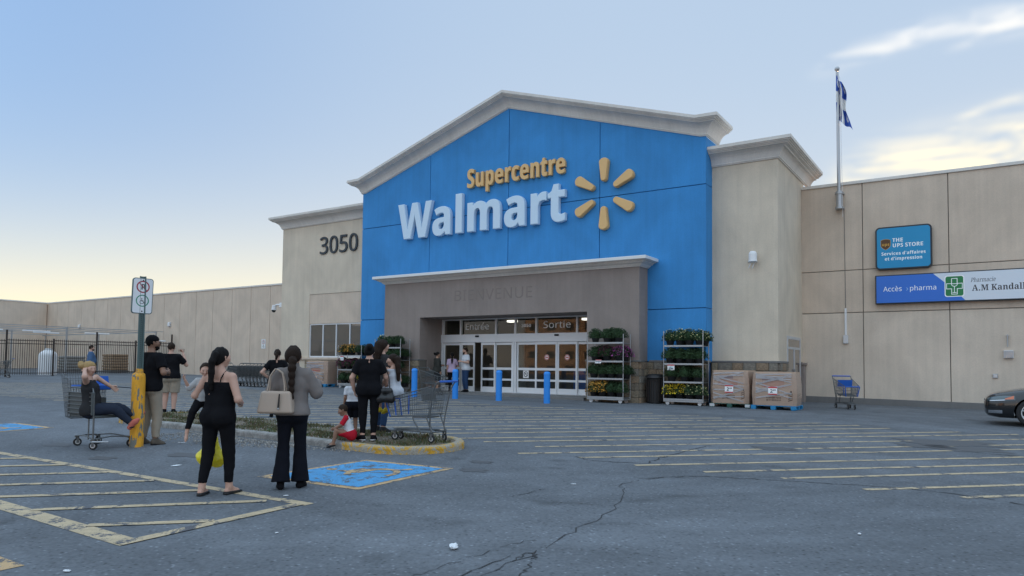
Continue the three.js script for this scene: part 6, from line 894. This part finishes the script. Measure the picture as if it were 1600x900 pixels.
{ const p = wpos(mum3, -0.3, 0.96, -0.05); const b = thing('handbag', 'black leather handbag on the arm of the woman on the kerb', 'bag', [p.x, p.y - 0.13, p.z], rad(222)); part('pouch', mesh3([B([-0.09, -0.06, 0], [0.09, -0.06, 0], 0.07, 0.07), B([-0.07, 0.07, 0], [0.07, 0.07, 0], 0.05, 0.05), B([-0.1, -0.08, 0], [-0.07, 0.06, 0], 0.06, 0.045), B([0.1, -0.08, 0], [0.07, 0.06, 0], 0.06, 0.045)], 0.01, { amp: 0.006, freq: 14 }), M.leatherBlack, b); part('strap', tube([[-0.07, 0.1, 0], [-0.05, 0.3, 0.02], [0.02, 0.5, 0.03], [0.06, 0.3, 0.02], [0.07, 0.1, 0]], 0.009, 24, 6), M.leatherBlack, b); }
person({ label: 'small boy in white shirt and navy shorts behind the woman on kerb', at: onLot(-9.45, -9.15, 0.118), turn: 235, H: 1.06, w: 1.1, headScale: 1.3, skin: 'brown', wear: [tee(CL.white, 0.7), shorts(CL.navy), shoe(CL.dark)], hair: { m: 'short', short: 1 } });
person({ label: 'small boy in red and white tee sitting on the kerb', at: onLot(-8.98, -8.62, 0), turn: -46, H: 1.05, w: 1.15, noGround: true, headScale: 1.3, skin: 'brown', pelvis: [0, 0.42, -0.05], torso: [0.3, 0, 0], head: [0.35, 0, 0], legL: [[0.13, 0.5, 0.32], [0.14, 0.16, 0.4]], legR: [[-0.13, 0.47, 0.32], [-0.13, 0.16, 0.42]], armL: [[0.24, 0.66, 0.2], [0.1, 0.56, 0.38]], armR: [[-0.24, 0.66, 0.2], [-0.08, 0.56, 0.38]], wear: [tee(CL.white, 0.95, { sleeveM: CL.red, hem: 0.88 }), shorts(CL.red, { end: 0.8 }), shoe(M.leatherBlack, { name: 'sandal', low: 0.045 })], hair: { m: 'short', short: 1 } });
{ const p = V3(-0.5, 0.715, 0.02).applyAxisAngle(V3(0, 1, 0), rad(7)).add(cart0.position); const s = 1.36 / 1.75;
  person({ label: 'girl in pale striped dress sitting on the front of the cart', at: [p.x, p.y - 0.76 * s, p.z], turn: -92, H: 1.36, w: 0.95, headScale: 1.15, noGround: true, skin: 'light', pelvis: [0, 0.93, -0.02], torso: [0.1, 0.1, 0], head: [0.1, 0.7, 0], legL: [[0.09, 0.93, 0.33], [0.08, 0.52, 0.36]], legR: [[-0.11, 0.93, 0.32], [-0.1, 0.5, 0.33]], armL: [[0.24, 1.12, 0.08], [0.12, 1.0, 0.28]], armR: [[-0.24, 1.14, 0.06], [-0.12, 1.0, 0.28]],
    wear: [{ kind: 'top', name: 'dress_top', m: fabric(0.5, 0.52, 0.56), sleeve: 0, hem: 0.88, neck: 1.42, off: 0.018 }, { kind: 'skirt', name: 'skirt', m: fabric(0.5, 0.52, 0.56), end: 0.75, off: 0.02 }, shoe(fabric(0.6, 0.48, 0.05), { name: 'yellow_shoe' })], hair: { m: 'brown', vol: 0.01, tails: [['long_hair', [[0, 1.62, -0.09], [0.02, 1.48, -0.13], [0.03, 1.32, -0.15], [0.02, 1.16, -0.15]], 0.075, 0.035]] } }); }
// people at the doors
const onApron = (x, z) => [x, FLOOR - 0.002, z];
person({ label: 'woman in dark jacket with shoulder bag at the left door wall', at: onApron(-18.85, -22.95), turn: 150, H: 1.62, far: 1, w: 1.1, skin: 'mid', armL: [[0.26, 1.15, 0.05], [0.1, 1.15, 0.25]], wear: [{ kind: 'top', name: 'jacket', m: CL.olive, sleeve: 1.95, hem: 0.8, off: 0.035 }, { kind: 'skirt', name: 'skirt', m: CL.navy, end: 0.98, off: 0.03 }, shoe(CL.black)], hair: { m: 'black', tails: [['bun', [[0, 1.66, -0.12], [0, 1.68, -0.13]], 0.05, 0.05]] } });
person({ label: 'woman in pale pink tee with dark ponytail by the entrance', at: onApron(-18.35, -23.3), turn: 215, H: 1.6, far: 1, w: 1.0, skin: 'light', armR: [[-0.26, 1.14, 0.05], [-0.15, 1.12, 0.25]], wear: [tee(CL.pink, 0.8), pants(CL.black), shoe(CL.black)], hair: { m: 'black', tails: [['ponytail', [[0, 1.66, -0.1], [0, 1.55, -0.14], [0, 1.4, -0.14], [0, 1.28, -0.13]], 0.045, 0.03]] } });
person({ label: 'bearded man in white tee and jeans standing in the doorway', at: onApron(-17.62, -23.25), turn: -28, H: 1.8, far: 1, w: 1.05, skin: 'light', head: [0.05, -0.5, 0], armL: [[0.29, 1.16, 0.02], [0.08, 1.2, 0.22]], armR: [[-0.3, 1.17, -0.04], [-0.2, 0.97, 0.06]], wear: [tee(CL.white, 0.7, { off: 0.026 }), pants(CL.jean), shoe(CL.black)], hair: { m: 'short', short: 1, beard: 1 } });
shadowed(scene);
renderer.render(scene, camera);
